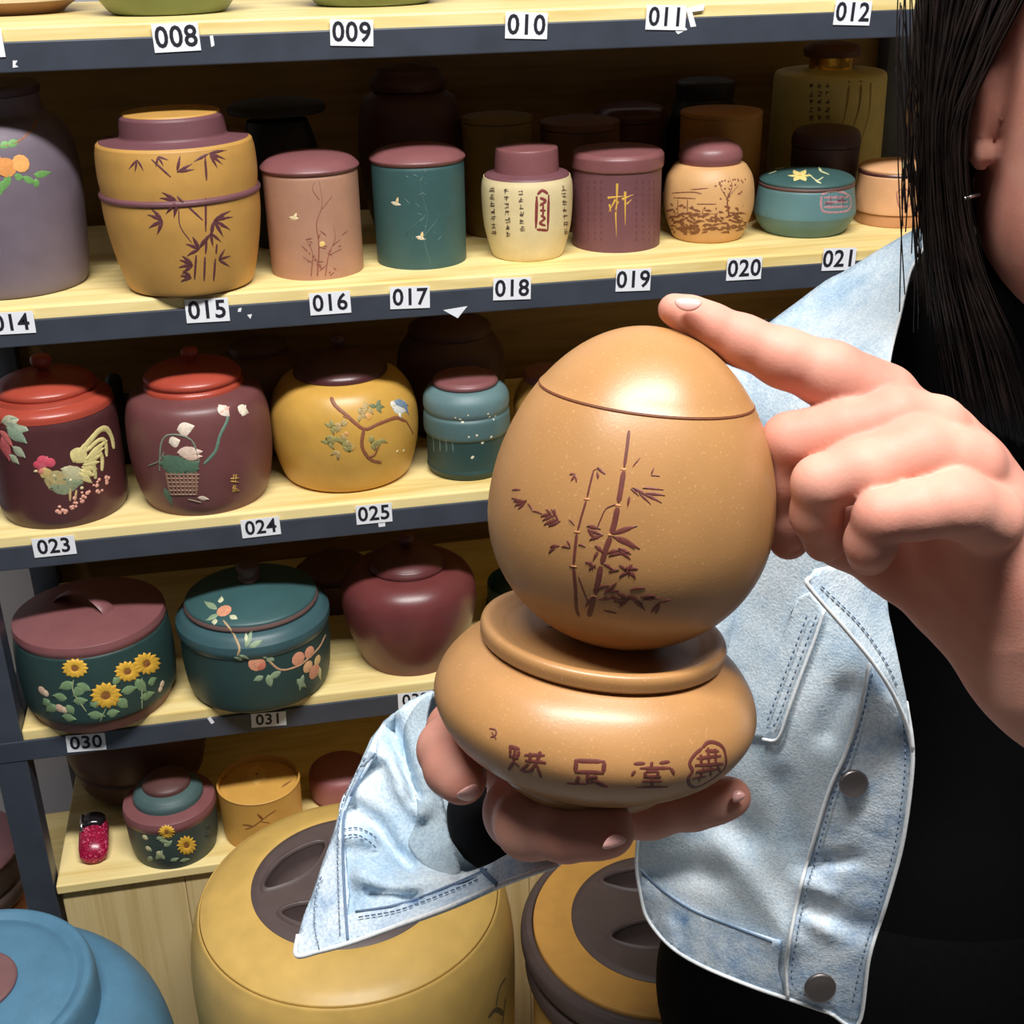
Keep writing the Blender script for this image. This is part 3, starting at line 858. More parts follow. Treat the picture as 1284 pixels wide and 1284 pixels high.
# ---- third shelf
w = pot('tea_jar', 'maroon jar with rooster relief and red knobbed lid', 'jar', S3, 89, 661, 74, parts=[
    ('body', MAROON, [(72, 661, 'fc'), (77, 618), (79, 575), (80, 530), (80, 512), (76, 500, 'c')]),
    ('neck', RED, [(79, 506, 'c'), (78, 499), (73, 494), (68, 491, 'c'), (66, 486, 'c')]),
    ('lid', RED, [(60, 487, 'c'), (62, 483), (60, 478), (50, 472), (28, 466), (9, 463, 'c')]),
    ('knob', RED, [(6, 464, 'c'), (8, 460), (12.5, 454), (11, 446), (0, 443)])])
cr, gn = (222, 208, 142), (150, 160, 120)
it = []
it += [leaf((176, 160, 110), 26, 54, 598, 92, 610), leaf((140, 150, 118), 26, 62, 612, 104, 604), leaf((196, 190, 150), 18, 76, 588, 112, 600)]
for k in range(7):
    it.append(leaf(cr, 9, 98 + k * 2, 592 - k * 3, 116 + k * 3, 606 - k * 9))
it += [leaf(cr, 22, 92, 580, 108, 560), line(cr, 8, (96, 572), (110, 556), (124, 540), (134, 538), (140, 548), (143, 562)), line(cr, 6, (108, 566), (124, 552), (132, 554), (134, 572)), line(cr, 6, (108, 576), (122, 566), (128, 574), (128, 590)), line((200, 190, 130), 6, (104, 586), (116, 582), (120, 600))]
it += [leaf((206, 96, 108), 12, 48, 590, 60, 572), dot((214, 84, 104), 7, 54, 578), dot((214, 84, 104), 6, 63, 580), dot((206, 76, 96), 5, 47, 583), dot((224, 140, 120), 5, 52, 590), leaf((196, 170, 110), 14, 54, 586, 64, 606), leaf((214, 190, 150), 4, 47, 590, 42, 592)]
it += [line((206, 176, 120), 3, (96, 614), (94, 628)), line((206, 176, 120), 3, (88, 612), (88, 628))]
for k in range(34):
    t_ = k / 33; x = 74 + t_ * 62 + rnd.uniform(-5, 5); y = 642 - t_ * 40 + rnd.uniform(-6, 6)
    it.append(dot((220, 160, 140), rnd.uniform(1.5, 3), x, y))
for a in range(12):
    x, y = rnd.uniform(66, 104), rnd.uniform(594, 612); it.append(dot(rnd.choice([(208, 200, 150), (110, 124, 96), (226, 214, 170)]), 2.2, x, y))
it += [leaf((150, 164, 140), 18, 6, 528, 36, 540), leaf((140, 158, 134), 16, 8, 536, 34, 556), leaf((178, 176, 150), 14, 2, 530, 24, 526), leaf((190, 90, 92), 16, 2, 548, 12, 578), leaf((196, 104, 100), 12, 0, 540, 16, 560), leaf((160, 166, 140), 12, 16, 560, 32, 574), leaf((160, 166, 140), 10, 12, 570, 24, 582)]
w.decorate('rooster_relief', it, 'cream and grey rooster with pink comb', h=0.0012)

w = pot('tea_jar', 'maroon jar with flower basket relief and red lid above 024 sticker', 'jar', S3, 264, 645, 73, parts=[
    ('body', clay((110, 66, 66), 0.4), [(72, 645, 'fc'), (80, 600), (87, 565), (88.5, 535), (87, 510), (80, 490), (62, 481, 'c')]),
    ('neck', RED, [(62, 484, 'c'), (61, 478), (57, 474, 'c')]),
    ('lid', RED, [(58, 475, 'c'), (60.5, 470), (58, 465), (48, 459), (26, 454), (8, 452, 'c')]),
    ('knob', RED, [(5, 453, 'c'), (7, 449), (10.5, 443), (9, 437), (0, 435)])])
bk, lg = (150, 116, 96), (84, 112, 92)
it = [leaf(lg, 26, 200, 582, 250, 588), leaf(lg, 20, 204, 572, 226, 592), leaf(lg, 16, 232, 592, 250, 578)]
for k in range(8):
    it.append(line(bk, 4, (208 + k * 5.4, 592), (214 + k * 4.6, 620)))
for k in range(6):
    it.append(line((176, 140, 118), 2, (208 + k, 595 + k * 5), (250 - k * .6, 595 + k * 5)))
it += [line((120, 130, 110), 2.4, (200, 590), (202, 556), (214, 545), (240, 552), (250, 580)), line((96, 128, 112), 4, (256, 582), (270, 566), (276, 546), (284, 530), (286, 522))]
it += [leaf((230, 214, 196), 14, 222, 540, 244, 534), leaf((230, 206, 190), 12, 232, 548, 230, 530), leaf((232, 214, 196), 13, 212, 556, 226, 552), leaf((226, 200, 182), 15, 222, 568, 254, 566), leaf((222, 190, 170), 9, 230, 574, 254, 572)]
it += [leaf((232, 212, 196), 13, 274, 508, 288, 522), leaf((226, 176, 160), 8, 276, 518, 288, 510), leaf((236, 224, 204), 12, 298, 510, 312, 518), leaf((236, 224, 204), 9, 304, 522, 308, 508), line((120, 130, 110), 2, (186, 584), (200, 578), (206, 566)), leaf(lg, 10, 206, 612, 216, 634), leaf((214, 196, 180), 7, 248, 624, 262, 626), line((150, 130, 110), 2, (236, 626), (252, 630))]
it += glyph((206, 164, 90), 294, 600, 11, 2.4) + glyph((206, 164, 90), 295, 613, 10, 2.4)
w.decorate('flower_basket_relief', it, 'cream lotus flowers in a woven basket', h=0.001)

w = pot('tea_jar', 'round yellow ochre jar with bird branch relief and maroon lid', 'jar', S3, 439, 617, 74, parts=[
    ('body', clay((204, 158, 74), 0.36), [(72, 617, 'fc'), (80, 580), (90, 548), (92.5, 522), (89, 496), (76, 474), (58, 465, 'c')]),
    ('lid', MAROON, [(57, 467, 'c'), (59, 463), (57, 458), (50, 452), (36, 443, ''), (14, 438), (7, 436, 'c')]),
    ('knob', MAROON, [(5, 437, 'c'), (6, 433), (9, 427), (7, 421), (0, 419)])])
bw, gl, lb = (140, 86, 58), (150, 140, 84), (176, 150, 96)
it = [line(bw, 5, (415, 498), (420, 508), (436, 522), (456, 538), (474, 532), (496, 524), (508, 528)), line(bw, 5, (456, 538), (454, 560), (464, 576), (478, 580)), line(bw, 3, (460, 574), (470, 570), (474, 560)), line(bw, 3, (508, 526), (514, 536), (518, 544)), line(bw, 2.4, (440, 526), (430, 522))]
for x, y in ((418, 548), (428, 556), (412, 556), (424, 566), (452, 520), (462, 512), (472, 510), (476, 552), (466, 556), (438, 566), (434, 552), (416, 536), (428, 534)):
    it += burst(rnd.choice([gl, lb, (112, 120, 84)]), 6, x, y, [rnd.uniform(0, 360) for _ in range(4)], 10)
it += [dot((214, 156, 84), 4, 462, 522), dot((214, 156, 84), 3.4, 442, 562), dot((206, 150, 90), 3, 434, 544)]
it += [leaf((120, 140, 160), 10, 494, 504, 512, 508), leaf((214, 214, 206), 10, 492, 512, 510, 516), leaf((110, 130, 160), 7, 506, 502, 512, 520), dot((226, 222, 206), 4.5, 493, 507), leaf((226, 222, 206), 5, 500, 518, 504, 524), dot((226, 206, 150), 2, 498, 566), dot((226, 206, 150), 2, 506, 565)]
w.decorate('bird_branch_relief', it, 'brown branch with a blue and white bird', h=0.001)

w = pot('tea_jar', 'small teal tiered jar with flat plum lid beside yellow ochre jar', 'jar', S3, 588, 602, 44, parts=[
    ('base', DTEAL, [(43, 602, 'fc'), (47, 592), (50, 578, 'c')]),
    ('body', DTEAL, [(50, 579, 'c'), (51.5, 576), (50.5, 572, 'c'), (51, 536, 'c')]),
    ('tier', clay((78, 106, 108)), [(51, 537, 'c'), (54, 532), (54, 515), (51, 510, 'c')]),
    ('shoulder', clay((98, 126, 130)), [(51, 511, 'c'), (54, 503), (53, 491), (46, 482), (40, 480, 'c')]),
    ('lid', PURPLE, [(36, 481, 'c'), (40, 479), (41, 475), (37, 471, 'c'), (20, 469), (0, 468)])])
it = [dot((224, 216, 190), rnd.uniform(1, 2), x, y) for x, y in ((571, 524), (577, 526), (580, 529), (587, 521), (612, 519), (614, 523), (619, 526), (621, 522), (588, 548), (598, 546), (605, 555), (606, 554), (592, 574), (593, 573), (616, 548))]
for x in (543, 551, 559, 567): it.append(line((90, 116, 112), 2, (x, 546), (x + 1, 566)))
w.decorate('dot_enamel', it, 'cream enamel dots')
back('tea_jar', 'large dark maroon jar standing behind the tiered teal jar', S3, 566, 470, 0.20, [
    ('body', DARK, [(55, 0, 'zc'), (66, .05, 'z'), (66, 440), (52, 416, 'c')]), ('lid', DARK, [(52, 415, 'c'), (50, 406), (30, 396), (0, 390)])])
back('tea_jar', 'yellow jar with maroon lid half hidden behind the held egg jar', S3, 692, 540, 0.10, [
    ('body', OCHRE, [(38, 0, 'zc'), (46, .04, 'z'), (48, 500), (40, 480, 'c'), (34, 474, 'c')]), ('lid', PURPLE, [(34, 475, 'c'), (37, 470), (33, 464), (14, 460), (0, 459)])])
back('tea_jar', 'black jar with round cap standing between rooster jar and basket jar', S3, 146, 500, 0.19, [
    ('body', BLACKC, [(26, 0, 'zc'), (30, .04, 'z'), (22, 500, 'c')]), ('lid', BLACKC, [(9, 499, 'c'), (10, 478), (6, 470), (0, 468)])])
back('tea_jar', 'brown lidded jar standing behind the basket relief jar', S3, 330, 500, 0.20, [
    ('body', clay((104, 70, 56)), [(52, 0, 'zc'), (60, .05, 'z'), (56, 456), (36, 440, 'c')]), ('lid', clay((96, 64, 52)), [(36, 441, 'c'), (34, 430), (10, 424), (0, 422)])])

# ---- lowest shelf
w = pot('tea_jar', 'wide teal jar with sunflower relief and plum strap handle lid', 'jar', S4, 138, 915, 84, parts=[
    ('foot', clay((118, 78, 70)), [(82, 915, 'fc'), (86, 909, 'f'), (88, 905, 'fc')]),
    ('body', DTEAL, [(87, 905, 'fc'), (92, 853), (95, 825), (95, 800), (93, 780, 'c'), (90, 777, 'c')]),
    ('lid', PURPLE, [(92, 778, 'c'), (93.5, 773), (92, 766, 'c'), (60, 760), (30, 757), (0, 756)])])
sl = (124, 152, 110)
it = sunflower(94, 838, 16, 0.75) + sunflower(133, 872, 19, 0.85) + sunflower(160, 842, 16, 0.8) + sunflower(184, 832, 17, 0.8)
for a, b, c, d in [(92, 856, 74, 864), (96, 858, 114, 866), (84, 876, 66, 872), (92, 880, 110, 878), (62, 878, 54, 884), (70, 884, 58, 892), (148, 876, 160, 888), (152, 868, 172, 862), (170, 852, 184, 868), (176, 876, 194, 868), (186, 858, 196, 850), (110, 896, 132, 898), (134, 896, 150, 892), (78, 898, 96, 902), (84, 884, 92, 896), (104, 860, 92, 874), (150, 856, 142, 850), (114, 886, 124, 880)]:
    it.append(leaf(sl, 12, a, b, c, d))
it += [line((150, 160, 120), 2, (92, 852), (92, 868), (108, 892)), line((150, 160, 120), 2, (178, 850), (178, 888)), line((130, 146, 110), 2, (133, 888), (126, 904))]
it += [dot((222, 186, 160), 6, 53, 866), dot((226, 196, 170), 5, 57, 869), dot((222, 186, 160), 6, 75, 888), dot((226, 200, 170), 5, 80, 890), dot((220, 196, 170), 5, 203, 858), dot((220, 196, 170), 4, 201, 864)]
w.decorate('sunflower_relief', it, 'yellow sunflowers with green leaves', h=0.0012)
def strap(ax, ay, bx, by, zl, hh, wd, mat):
    A = np.array(at_z(ax, ay, zl)) - w.G; Bp = np.array(at_z(bx, by, zl)) - w.G
    t = (Bp - A); ln = np.linalg.norm(t); t /= ln; s = np.cross(t, (0, 0, 1))
    V, Fc = [], []
    n = 15
    for i in range(n):
        u = i / (n - 1)
        z = hh * math.sin(math.pi * u) ** 0.7
        wid = wd * (0.75 + 0.55 * abs(u - .5) * 2)
        c = A + t * ln * u + np.array([0, 0, z])
        nz = np.array([0, 0, 1.0])
        for sgn, dz in ((-1, 0), (-.6, .0022), (.6, .0022), (1, 0), (.6, -.0026), (-.6, -.0026)):
            V.append(tuple(c + s * sgn * wid + nz * dz))
    for i in range(n - 1):
        for k in range(6):
            a, b = i * 6 + k, i * 6 + (k + 1) % 6
            Fc.append((a, b, b + 6, a + 6))
    Fc += [tuple(range(6))[::-1], tuple(range((n - 1) * 6, n * 6))]
    return w.geo('handle', mat, V, Fc)
strap(74, 751, 138, 768, S4 + w.zmax - 0.003, 0.016, 0.007, PURPLE)

w = pot('tea_jar', 'wide dark teal jar with peach branch and stepped knob lid', 'jar', S4, 332, 892, 80, parts=[
    ('body', DTEAL, [(78, 892, 'fc'), (86, 842), (91, 812), (91, 780, 'c')]),
    ('lid', clay((58, 90, 96), 0.42), [(92, 780, 'c'), (95, 773), (95, 765, 'c'), (88, 757), (80, 753, 'c')]),
    ('lid_step', clay((110, 84, 80)), [(80, 754, 'c'), (83, 750), (82, 746, 'c')]),
    ('lid_top', clay((54, 88, 90), 0.45), [(82, 747, 'c'), (78, 742), (50, 733), (22, 728), (12, 727, 'c')]),
    ('knob', clay((100, 70, 62)), [(12, 728, 'c'), (14, 724), (12, 719), (14, 712), (12, 706), (0, 704)])])
ph, pl = (218, 150, 118), (140, 160, 128)
it = [line((190, 160, 120), 3, (280, 778), (292, 794), (300, 812), (298, 822)), dot(ph, 9, 281, 766), leaf(pl, 8, 274, 770, 258, 778), leaf(pl, 8, 272, 764, 256, 754), leaf((206, 206, 170), 7, 276, 756, 278, 748), leaf((206, 206, 170), 7, 288, 772, 298, 776), leaf((206, 206, 170), 7, 270, 776, 268, 784), leaf(pl, 7, 308, 812, 316, 790), leaf(pl, 7, 312, 812, 330, 802), leaf((206, 210, 170), 5, 310, 806, 308, 794), leaf(pl, 6, 300, 822, 312, 826)]
it += [line((190, 150, 116), 3, (336, 828), (352, 840), (372, 836), (384, 828), (400, 812), (408, 796)), dot(ph, 10, 322, 832), dot((206, 120, 96), 7, 326, 834), dot(ph, 9, 374, 826), dot(ph, 10, 394, 842), dot((226, 176, 130), 8, 386, 836), dot(ph, 8, 388, 818), dot((226, 190, 130), 7, 398, 828), leaf(pl, 8, 344, 828, 330, 824), leaf(pl, 9, 352, 842, 336, 852), leaf(pl, 9, 336, 846, 340, 862), leaf(pl, 8, 330, 848, 318, 854), leaf(pl, 8, 380, 846, 376, 866), leaf(pl, 8, 372, 852, 384, 862), leaf((214, 206, 150), 7, 400, 836, 402, 852), leaf(pl, 7, 304, 828, 294, 824)]
w.decorate('peach_branch_relief', it, 'orange peaches and pale leaves on a branch', h=0.001)

pot('tea_jar', 'plain glossy maroon round jar with domed lid above 032 sticker', 'jar', S4, 519, 848, 62, parts=[
    ('body', clay((108, 54, 54), 0.32, speck=0.03), [(60, 848, 'fc'), (70, 796), (81, 766), (84.5, 740), (80, 722), (66, 710), (50, 707, 'c')]),
    ('lid', clay((92, 46, 46), 0.3, speck=0.03), [(48, 708, 'c'), (50, 704), (47, 699, 'c'), (40, 694), (28, 688), (12, 685, 'c')]),
    ('knob', clay((92, 46, 46), 0.3, speck=0.03), [(6, 686, 'c'), (7, 681), (10, 675), (7, 669), (0, 667)])])
back('tea_jar', 'dark teal lidded jar behind the gap of maroon jar and held jar', S4, 660, 780, 0.14, [
    ('body', DTEAL, [(40, 0, 'zc'), (48, .04, 'z'), (48, 760, 'c')]), ('lid', DTEAL, [(49, 760, 'c'), (50, 752), (40, 738), (14, 730), (0, 728)])])
back('tea_jar', 'brown lidded jar standing behind the peach branch jar', S4, 420, 720, 0.22, [
    ('body', clay((104, 66, 52)), [(42, 0, 'zc'), (50, .04, 'z'), (46, 720, 'c')]), ('lid', clay((94, 60, 48)), [(46, 719, 'c'), (40, 706), (12, 698), (0, 696)])])

# ---- on the plinth
w = pot('tea_jar', 'small dark teal jar with sunflower relief and plum ringed lid', 'jar', BOXZ, 226, 1088, 51, parts=[
    ('body', clay((60, 74, 70)), [(50, 1088, 'fc'), (54, 1040), (56, 1010, 'c')]),
    ('ring', PURPLE, [(56, 1011, 'c'), (57.5, 1006), (56, 1000, 'c'), (44, 996, 'c')]),
    ('lid', clay((72, 96, 96)), [(43, 997, 'c'), (42.5, 991), (38, 986, 'c'), (30, 982, 'c')]),
    ('lid_top', clay((88, 56, 54)), [(30, 983, 'c'), (28, 977), (14, 972), (0, 971)])])
it = sunflower(209, 1043, 10, 0.85) + sunflower(234, 1060, 12, 1.0) + [dot((226, 216, 170), 4, 182, 1050), dot((226, 216, 170), 4, 186, 1064), dot((210, 204, 160), 4, 200, 1070)]
for a, b, c, d in [(200, 1054, 212, 1056), (206, 1062, 216, 1054), (190, 1068, 184, 1062), (196, 1078, 204, 1066), (206, 1078, 198, 1068), (214, 1080, 224, 1076), (226, 1080, 238, 1077), (190, 1074, 186, 1080), (196, 1052, 206, 1050)]:
    it.append(leaf((150, 166, 128), 7, a, b, c, d))
it += glyph((84, 92, 86), 260, 1036, 7, 1.5) + glyph((84, 92, 86), 260, 1048, 7, 1.5)
w.decorate('sunflower_relief', it, 'two small sunflowers with leaves', h=0.001)
w = pot('tea_box', 'yellow ochre cylinder box with recessed flat lid on the plinth', 'jar', BOXZ, 335, 1066, 48, parts=[
    ('body', clay((210, 160, 78)), [(47, 1066, 'fc'), (49, 1030), (51, 984), (52, 977, 'c'), (49.5, 976, 'c'), (48.5, 983, 'c')]),
    ('lid', clay((210, 160, 78)), [(48.3, 984, 'c'), (48, 982, 'c'), (20, 980.5), (0, 980)])])
it = [line((140, 90, 46), 2, (308, 1040), (318, 1036), (334, 1024), (346, 1016)), leaf((140, 90, 46), 4, 318, 1036, 304, 1034), leaf((140, 90, 46), 4, 330, 1028, 322, 1020), line((140, 90, 46), 1.6, (326, 1030), (338, 1032))]
w.decorate('twig_carving', it)
it = blossom(322, 971, 14, (222, 176, 96), (70, 40, 28), 6) + [leaf((150, 104, 54), 4, 352, 988, 366, 978)]
w.decorate('lid_flower', it)
back('tea_pot_bowl', 'big dark brown ribbed pot at the back of the plinth', BOXZ, 178, 960, 0.192, [
    ('body', clay((92, 62, 50)), [(56, 0, 'zc'), (72, .012, 'z'), (80, .035, 'z'), (78, .045, 'zc'), (84, .05, 'z'), (88, .075, 'z'), (84, .10, 'z'), (70, .115, 'zc')]),
    ('lid', clay((88, 58, 48)), [(70, .114, 'zc'), (68, .122, 'z'), (30, .132, 'z'), (10, .134, 'zc'), (9, .145, 'z'), (0, .148, 'z')])])
back('tea_jar', 'dusty pink lidded jar on plinth beside yellow ochre box', BOXZ, 428, 985, 0.10, [
    ('body', clay((150, 92, 92)), [(34, 0, 'zc'), (38, 990, 'c')]), ('lid', clay((150, 92, 92)), [(38, 989, 'c'), (39, 968), (32, 960), (12, 955), (0, 954)])])
# crimson glittery trinket with dark glossy cap
g = at_z(119, 1082, BOXZ)
tr = thing('trinket', 'crimson glittery oblong trinket with dark glossy cap lying on plinth', 'trinket', tuple(g))
gm, nt, bs = base_mat('crimson_glitter')
vo = N(nt, 'ShaderNodeTexVoronoi'); vo.inputs['Scale'].default_value = 700; nt.links.new(coords(nt), vo.inputs[0])
rr = ramp(nt, vo.outputs['Color'], [(0.2, lin((120, 14, 44))), (0.75, lin((176, 30, 70))), (0.95, lin((236, 130, 160)))])
nt.links.new(rr.outputs[0], bs.inputs['Base Color']); bs.inputs['Roughness'].default_value = 0.25
ax = nrm(np.array(at_z(122, 1040, BOXZ)) - g)
def loft(rows, axis, seg=16):
    s = np.cross(axis, (0, 0, 1)); s /= np.linalg.norm(s)
    V, Fc = [], []
    for u, wd, z0, z1 in rows:
        for k in range(seg):
            a = 2 * math.pi * k / seg
            V.append(tuple(axis * u + s * wd * math.cos(a) + np.array([0, 0, (z0 + z1) / 2 + (z1 - z0) / 2 * math.sin(a)])))
    n = len(rows)
    for i in range(n - 1):
        for k in range(seg):
            a, b = i * seg + k, i * seg + (k + 1) % seg
            Fc.append((a, b, b + seg, a + seg))
    Fc += [tuple(range(seg))[::-1], tuple(range((n - 1) * seg, n * seg))]
    return V, Fc
V, Fc = loft([(-.004, .008, .002, .010), (0, .0155, 0, .020), (.012, .0175, 0, .026), (.03, .0175, 0, .032), (.045, .017, 0, .034), (.056, .013, .002, .03), (.062, .006, .006, .022)], ax)
link('body', mesh_from(V, Fc, True), gm, tr)
V, Fc = loft([(.030, .0100, .024, .0345), (.042, .0150, .020, .0372), (.052, .0145, .012, .0355), (.060, .0095, .008, .029), (.065, .004, .012, .02)], ax)
link('cap', mesh_from(V, Fc, True), plain('black_gloss', (30, 26, 30), 0.12), tr)
s_ = np.cross(ax, (0, 0, 1))
V, Fc = tube_geo([tuple(ax * u + s_ * -.012 + np.array([0, 0, z])) for u, z in ((.026, .028), (.036, .034), (.05, .033), (.058, .026))], 0.0022, 8)
link('clasp', mesh_from(V, Fc, True), plain('steel_clasp', (190, 190, 186), 0.25, 1.0), tr)

# ---- large storage jars on the floor
def floor_jar(name, label, cx, cy, yplane, parts, hit=None):
    """cx, cy: pixel of the lid centre ; profile rows in metres below the lid centre, radii in pixels"""
    p = at_y(cx, cy, yplane); k = depth(p) / F
    w = Ware(name, label, 'jar', (p[0], p[1], 0.0))
    for pn, mt, pr in parts:
        w.part(pn, mt, round_profile([(q[0] * k, (p[2] - q[1]) if q[1] is not None else 0.0, len(q) > 2) for q in pr], 0.003), 96)
    w.top = p; w.kk = k
    return w
def carve(o, cutters):
    """cut hollow bowls out of a solid part"""
    for V, Fc in cutters:
        c = link('cutter', mesh_from(V, Fc, True)); c.parent = o.parent
        md = o.modifiers.new('cut', 'BOOLEAN'); md.object = c; md.operation = 'DIFFERENCE'; md.solver = 'EXACT'
        dg = bpy.context.evaluated_depsgraph_get(); dg.update()
        me = bpy.data.meshes.new_from_object(o.evaluated_get(dg))
        o.modifiers.clear(); o.data = me
        bpy.data.objects.remove(c)
    o.data.polygons.foreach_set('use_smooth', [True] * len(o.data.polygons)); o.data.set_sharp_from_angle(angle=math.radians(35))
def lid_disc(w, r0, z, mat, holes, parent_name='lid_inlay'):
    """inlaid vent disc with eye-shaped finger hollows: (x, y, long axis x, y, half length, half width) in lid-plane pixels"""
    k = w.kk
    zt = w.top[2] + z
    o = w.part(parent_name, mat, round_profile([(r0 * k * .97, zt - 0.028, True), (r0 * k, zt - 0.006, True), (r0 * k, zt, True), (r0 * k * .93, zt + 0.003, True), (r0 * k * .5, zt + 0.004, False), (0, zt + 0.004, False)], 0.002), 96)
    ex = nrm(M[:2, 0]); ey = np.array([ex[1], -ex[0]])          # view right / toward the viewer on the floor plane
    cut = []
    for hx_, hy_, dx, dy, hl, hw in holes:
        n = 28; ring = []
        c = (ex * hx_ + ey * hy_) * k; t = nrm(ex * dx + ey * dy); s = np.array([-t[1], t[0]])
        for i in range(n):
            a = 2 * math.pi * i / n
            ring.append(t * math.cos(a) * hl * k + s * math.sin(a) * hw * k * (1 - 0.25 * math.cos(a) ** 2))
        V = []
        for add, dz in ((.006, 0.0030), (.0035, 0.0066), (.0015, 0.0070), (-.0002, 0.0060), (-.0006, 0.0030)):
            for q in ring:
                V.append((*(c + q + q / max(np.linalg.norm(q), 1e-9) * add), zt + dz))
        Fc = [(j_ * n + i, j_ * n + (i + 1) % n, (j_ + 1) * n + (i + 1) % n, (j_ + 1) * n + i) for j_ in range(4) for i in range(n)]
        w.geo('hole_rim', mat, V, Fc, o)
        CV = []
        lv = [(1.0, 0.02), (1.0, 0.0), (1.0, -.012), (.95, -.019), (.78, -.024)]
        for sc_, dz in lv: CV += [(*(c + q * sc_), zt + dz) for q in ring]
        CF = [(j_ * n + (i + 1) % n, j_ * n + i, (j_ + 1) * n + i, (j_ + 1) * n + (i + 1) % n) for j_ in range(len(lv) - 1) for i in range(n)]
        CF += [tuple(range(n)), tuple(range((len(lv) - 1) * n, len(lv) * n))[::-1]]
        cut.append((CV, CF))
    carve(o, cut)
    return o
wy = floor_jar('storage_jar', 'large yellow ochre storage jar with dark brown vent lid on the floor', 437, 1099, 1.055, [
    ('body', YBIN, [(184, None, 'c'), (197, .50), (204, .20), (206, .11), (204.5, .075), (199, .045), (191, .027), (188, .0232, 'c'), (187, .0235, 'c'), (186.6, .036, 'c')]),
    ('lid', YBIN, [(185.5, .037, 'c'), (186.2, .0225, 'c'), (185.6, .0215, 'c'), (172, .015), (148, .008), (130, .004), (120, .0036, 'c'), (119, .030, 'c'), (0, .030)])])
lid_disc(wy, 122, -.0035, GREYB, [(-70, -22, 60, -84, 52, 21), (-26, 68, 1, 0.12, 48, 20)])
it = [('l', (120, 100, 70), 4, [(622, 1262), (626, 1240), (634, 1226)]), ('l', (110, 92, 70), 6, [(612, 1276), (622, 1266), (632, 1272)]), ('l', (120, 100, 70), 5, [(634, 1250), (630, 1284)])]
wy.decorate('landscape_painting', it)
wb = floor_jar('storage_jar', 'large brown and ochre storage jar with dark vent lid beside the yellow jar', 830, 1146, 1.015, [
    ('body', YBIN, [(146, None, 'c'), (160, .4), (163, .12), (161, .07, 'c')]),
    ('collar', GREYB, [(163, .075, 'c'), (172, .066), (172, .05), (166, .045, 'c'), (170, .04), (177, .03), (177, .016), (170, .008, 'c'), (163, .008, 'c'), (162, .036, 'c')]),
    ('lid', clay((214, 160, 82), 0.42), [(161, .037, 'c'), (162, .009, 'c'), (161, .0065, 'c'), (130, .0035), (112, .0026, 'c'), (111, .030, 'c'), (0, .030)])])
lid_disc(wb, 114, -.002, GREYB, [(-20, -62, 1, -0.05, 50, 19), (-14, 36, 1, -0.1, 52, 22)])
wz = floor_jar('storage_jar', 'large blue clay storage jar with stepped lid and brown centre', -38, 1236, 1.00, [
    ('body', BLUE, [(170, None, 'c'), (225, .30), (236, .18), (226, .10), (196, .058), (160, .045, 'c')]),
    ('lid', BLUE, [(150, .05, 'c'), (150, .018), (146, .006), (139, .004), (134, .0055), (128, .008, 'c'), (100, .002), (0, 0)]),
    ('lid_centre', clay((124, 88, 88)), [(56, .002, 'c'), (57, -.002), (54, -.004, 'c'), (0, -.004)])])
# stacked pot on the neighbouring bay
pt = pot('stacked_pot', 'dark brown stacked pot with plum rim left of the rack post', 'pot', 0.44, -44, dep=(0.13, 1150), parts=[
    ('foot', clay((150, 84, 54)), [(68, 0, 'zc'), (78, .02, 'z'), (82, .05, 'z'), (80, .058, 'zc')]),
    ('body', clay((72, 56, 50)), [(80, .057, 'zc'), (86, .064, 'z'), (86, .075, 'z'), (80, .08, 'zc'), (84, .09, 'z'), (84, .12, 'zc')]),
    ('rim', clay((116, 80, 84)), [(85, .119, 'zc'), (86.5, .124, 'z'), (82, .128, 'zc')]),
    ('lid', clay((66, 52, 48)), [(82, .125, 'zc'), (78, .127, 'zc'), (30, .126, 'z'), (0, .126, 'z')])])

# ================================================================== the held egg jar and its stand
AX = nrm(M @ np.array([0.105, -1, -0.304]))
RX = nrm(M @ np.array([1, 0.105, 0])); RX = nrm(RX - RX.dot(AX) * AX); RY = np.cross(AX, RX)
ROT = Matrix(np.column_stack([RX, RY, AX]).tolist())
EGGC = clay((176, 129, 80), 0.37, speck=0.16, var=0.06, spec=0.6, bump=0.08)
CARVE = (104, 52, 44)
Ob = at(757, 786, 0.527) - AX * 0.066
st = Ware('jar_stand', 'caramel clay squat stand bowl with carved characters held in the lower hand', 'stand', tuple(Ob), ROT)
st.part('body', EGGC, round_profile([(0.036, 0, True), (0.0385, 0.003, False), (0.040, 0.006, True), (0.050, 0.012, False), (0.0605, 0.0205, False), (0.0665, 0.032, False), (0.0650, 0.042, False), (0.0585, 0.0515, False), (0.0510, 0.057, False), (0.0480, 0.0585, True), (0.0490, 0.0600, True)], 0.001), 128)
st.part('collar', EGGC, round_profile([(0.0478, 0.0585, True), (0.0500, 0.0600, True), (0.0503, 0.0640, False), (0.0492, 0.0662, False), (0.0465, 0.0664, False), (0.042, 0.0645, False), (0.034, 0.063, False), (0.0, 0.0625, False)], 0.001), 128)
Oe = Ob + AX * 0.0615 + RX * 0.0046
eg = Ware('egg_jar', 'caramel clay egg-shaped tea jar with carved bamboo held between two hands', 'jar', tuple(Oe), ROT)
a1, a2, bb = 0.0745, 0.0535, 0.0566
def egg_r(h):
    t = (h - a2) / (a1 if h > a2 else a2)
    if abs(t) >= 1: return 0.0
    return bb * math.sqrt(1 - t * t) * (1 - 0.045 * max(0, t) ** 1.5)
SEAM = a2 + 0.0490
hs = [a2 - a2 * math.cos(math.pi / 2 * i / 22) for i in range(23)]
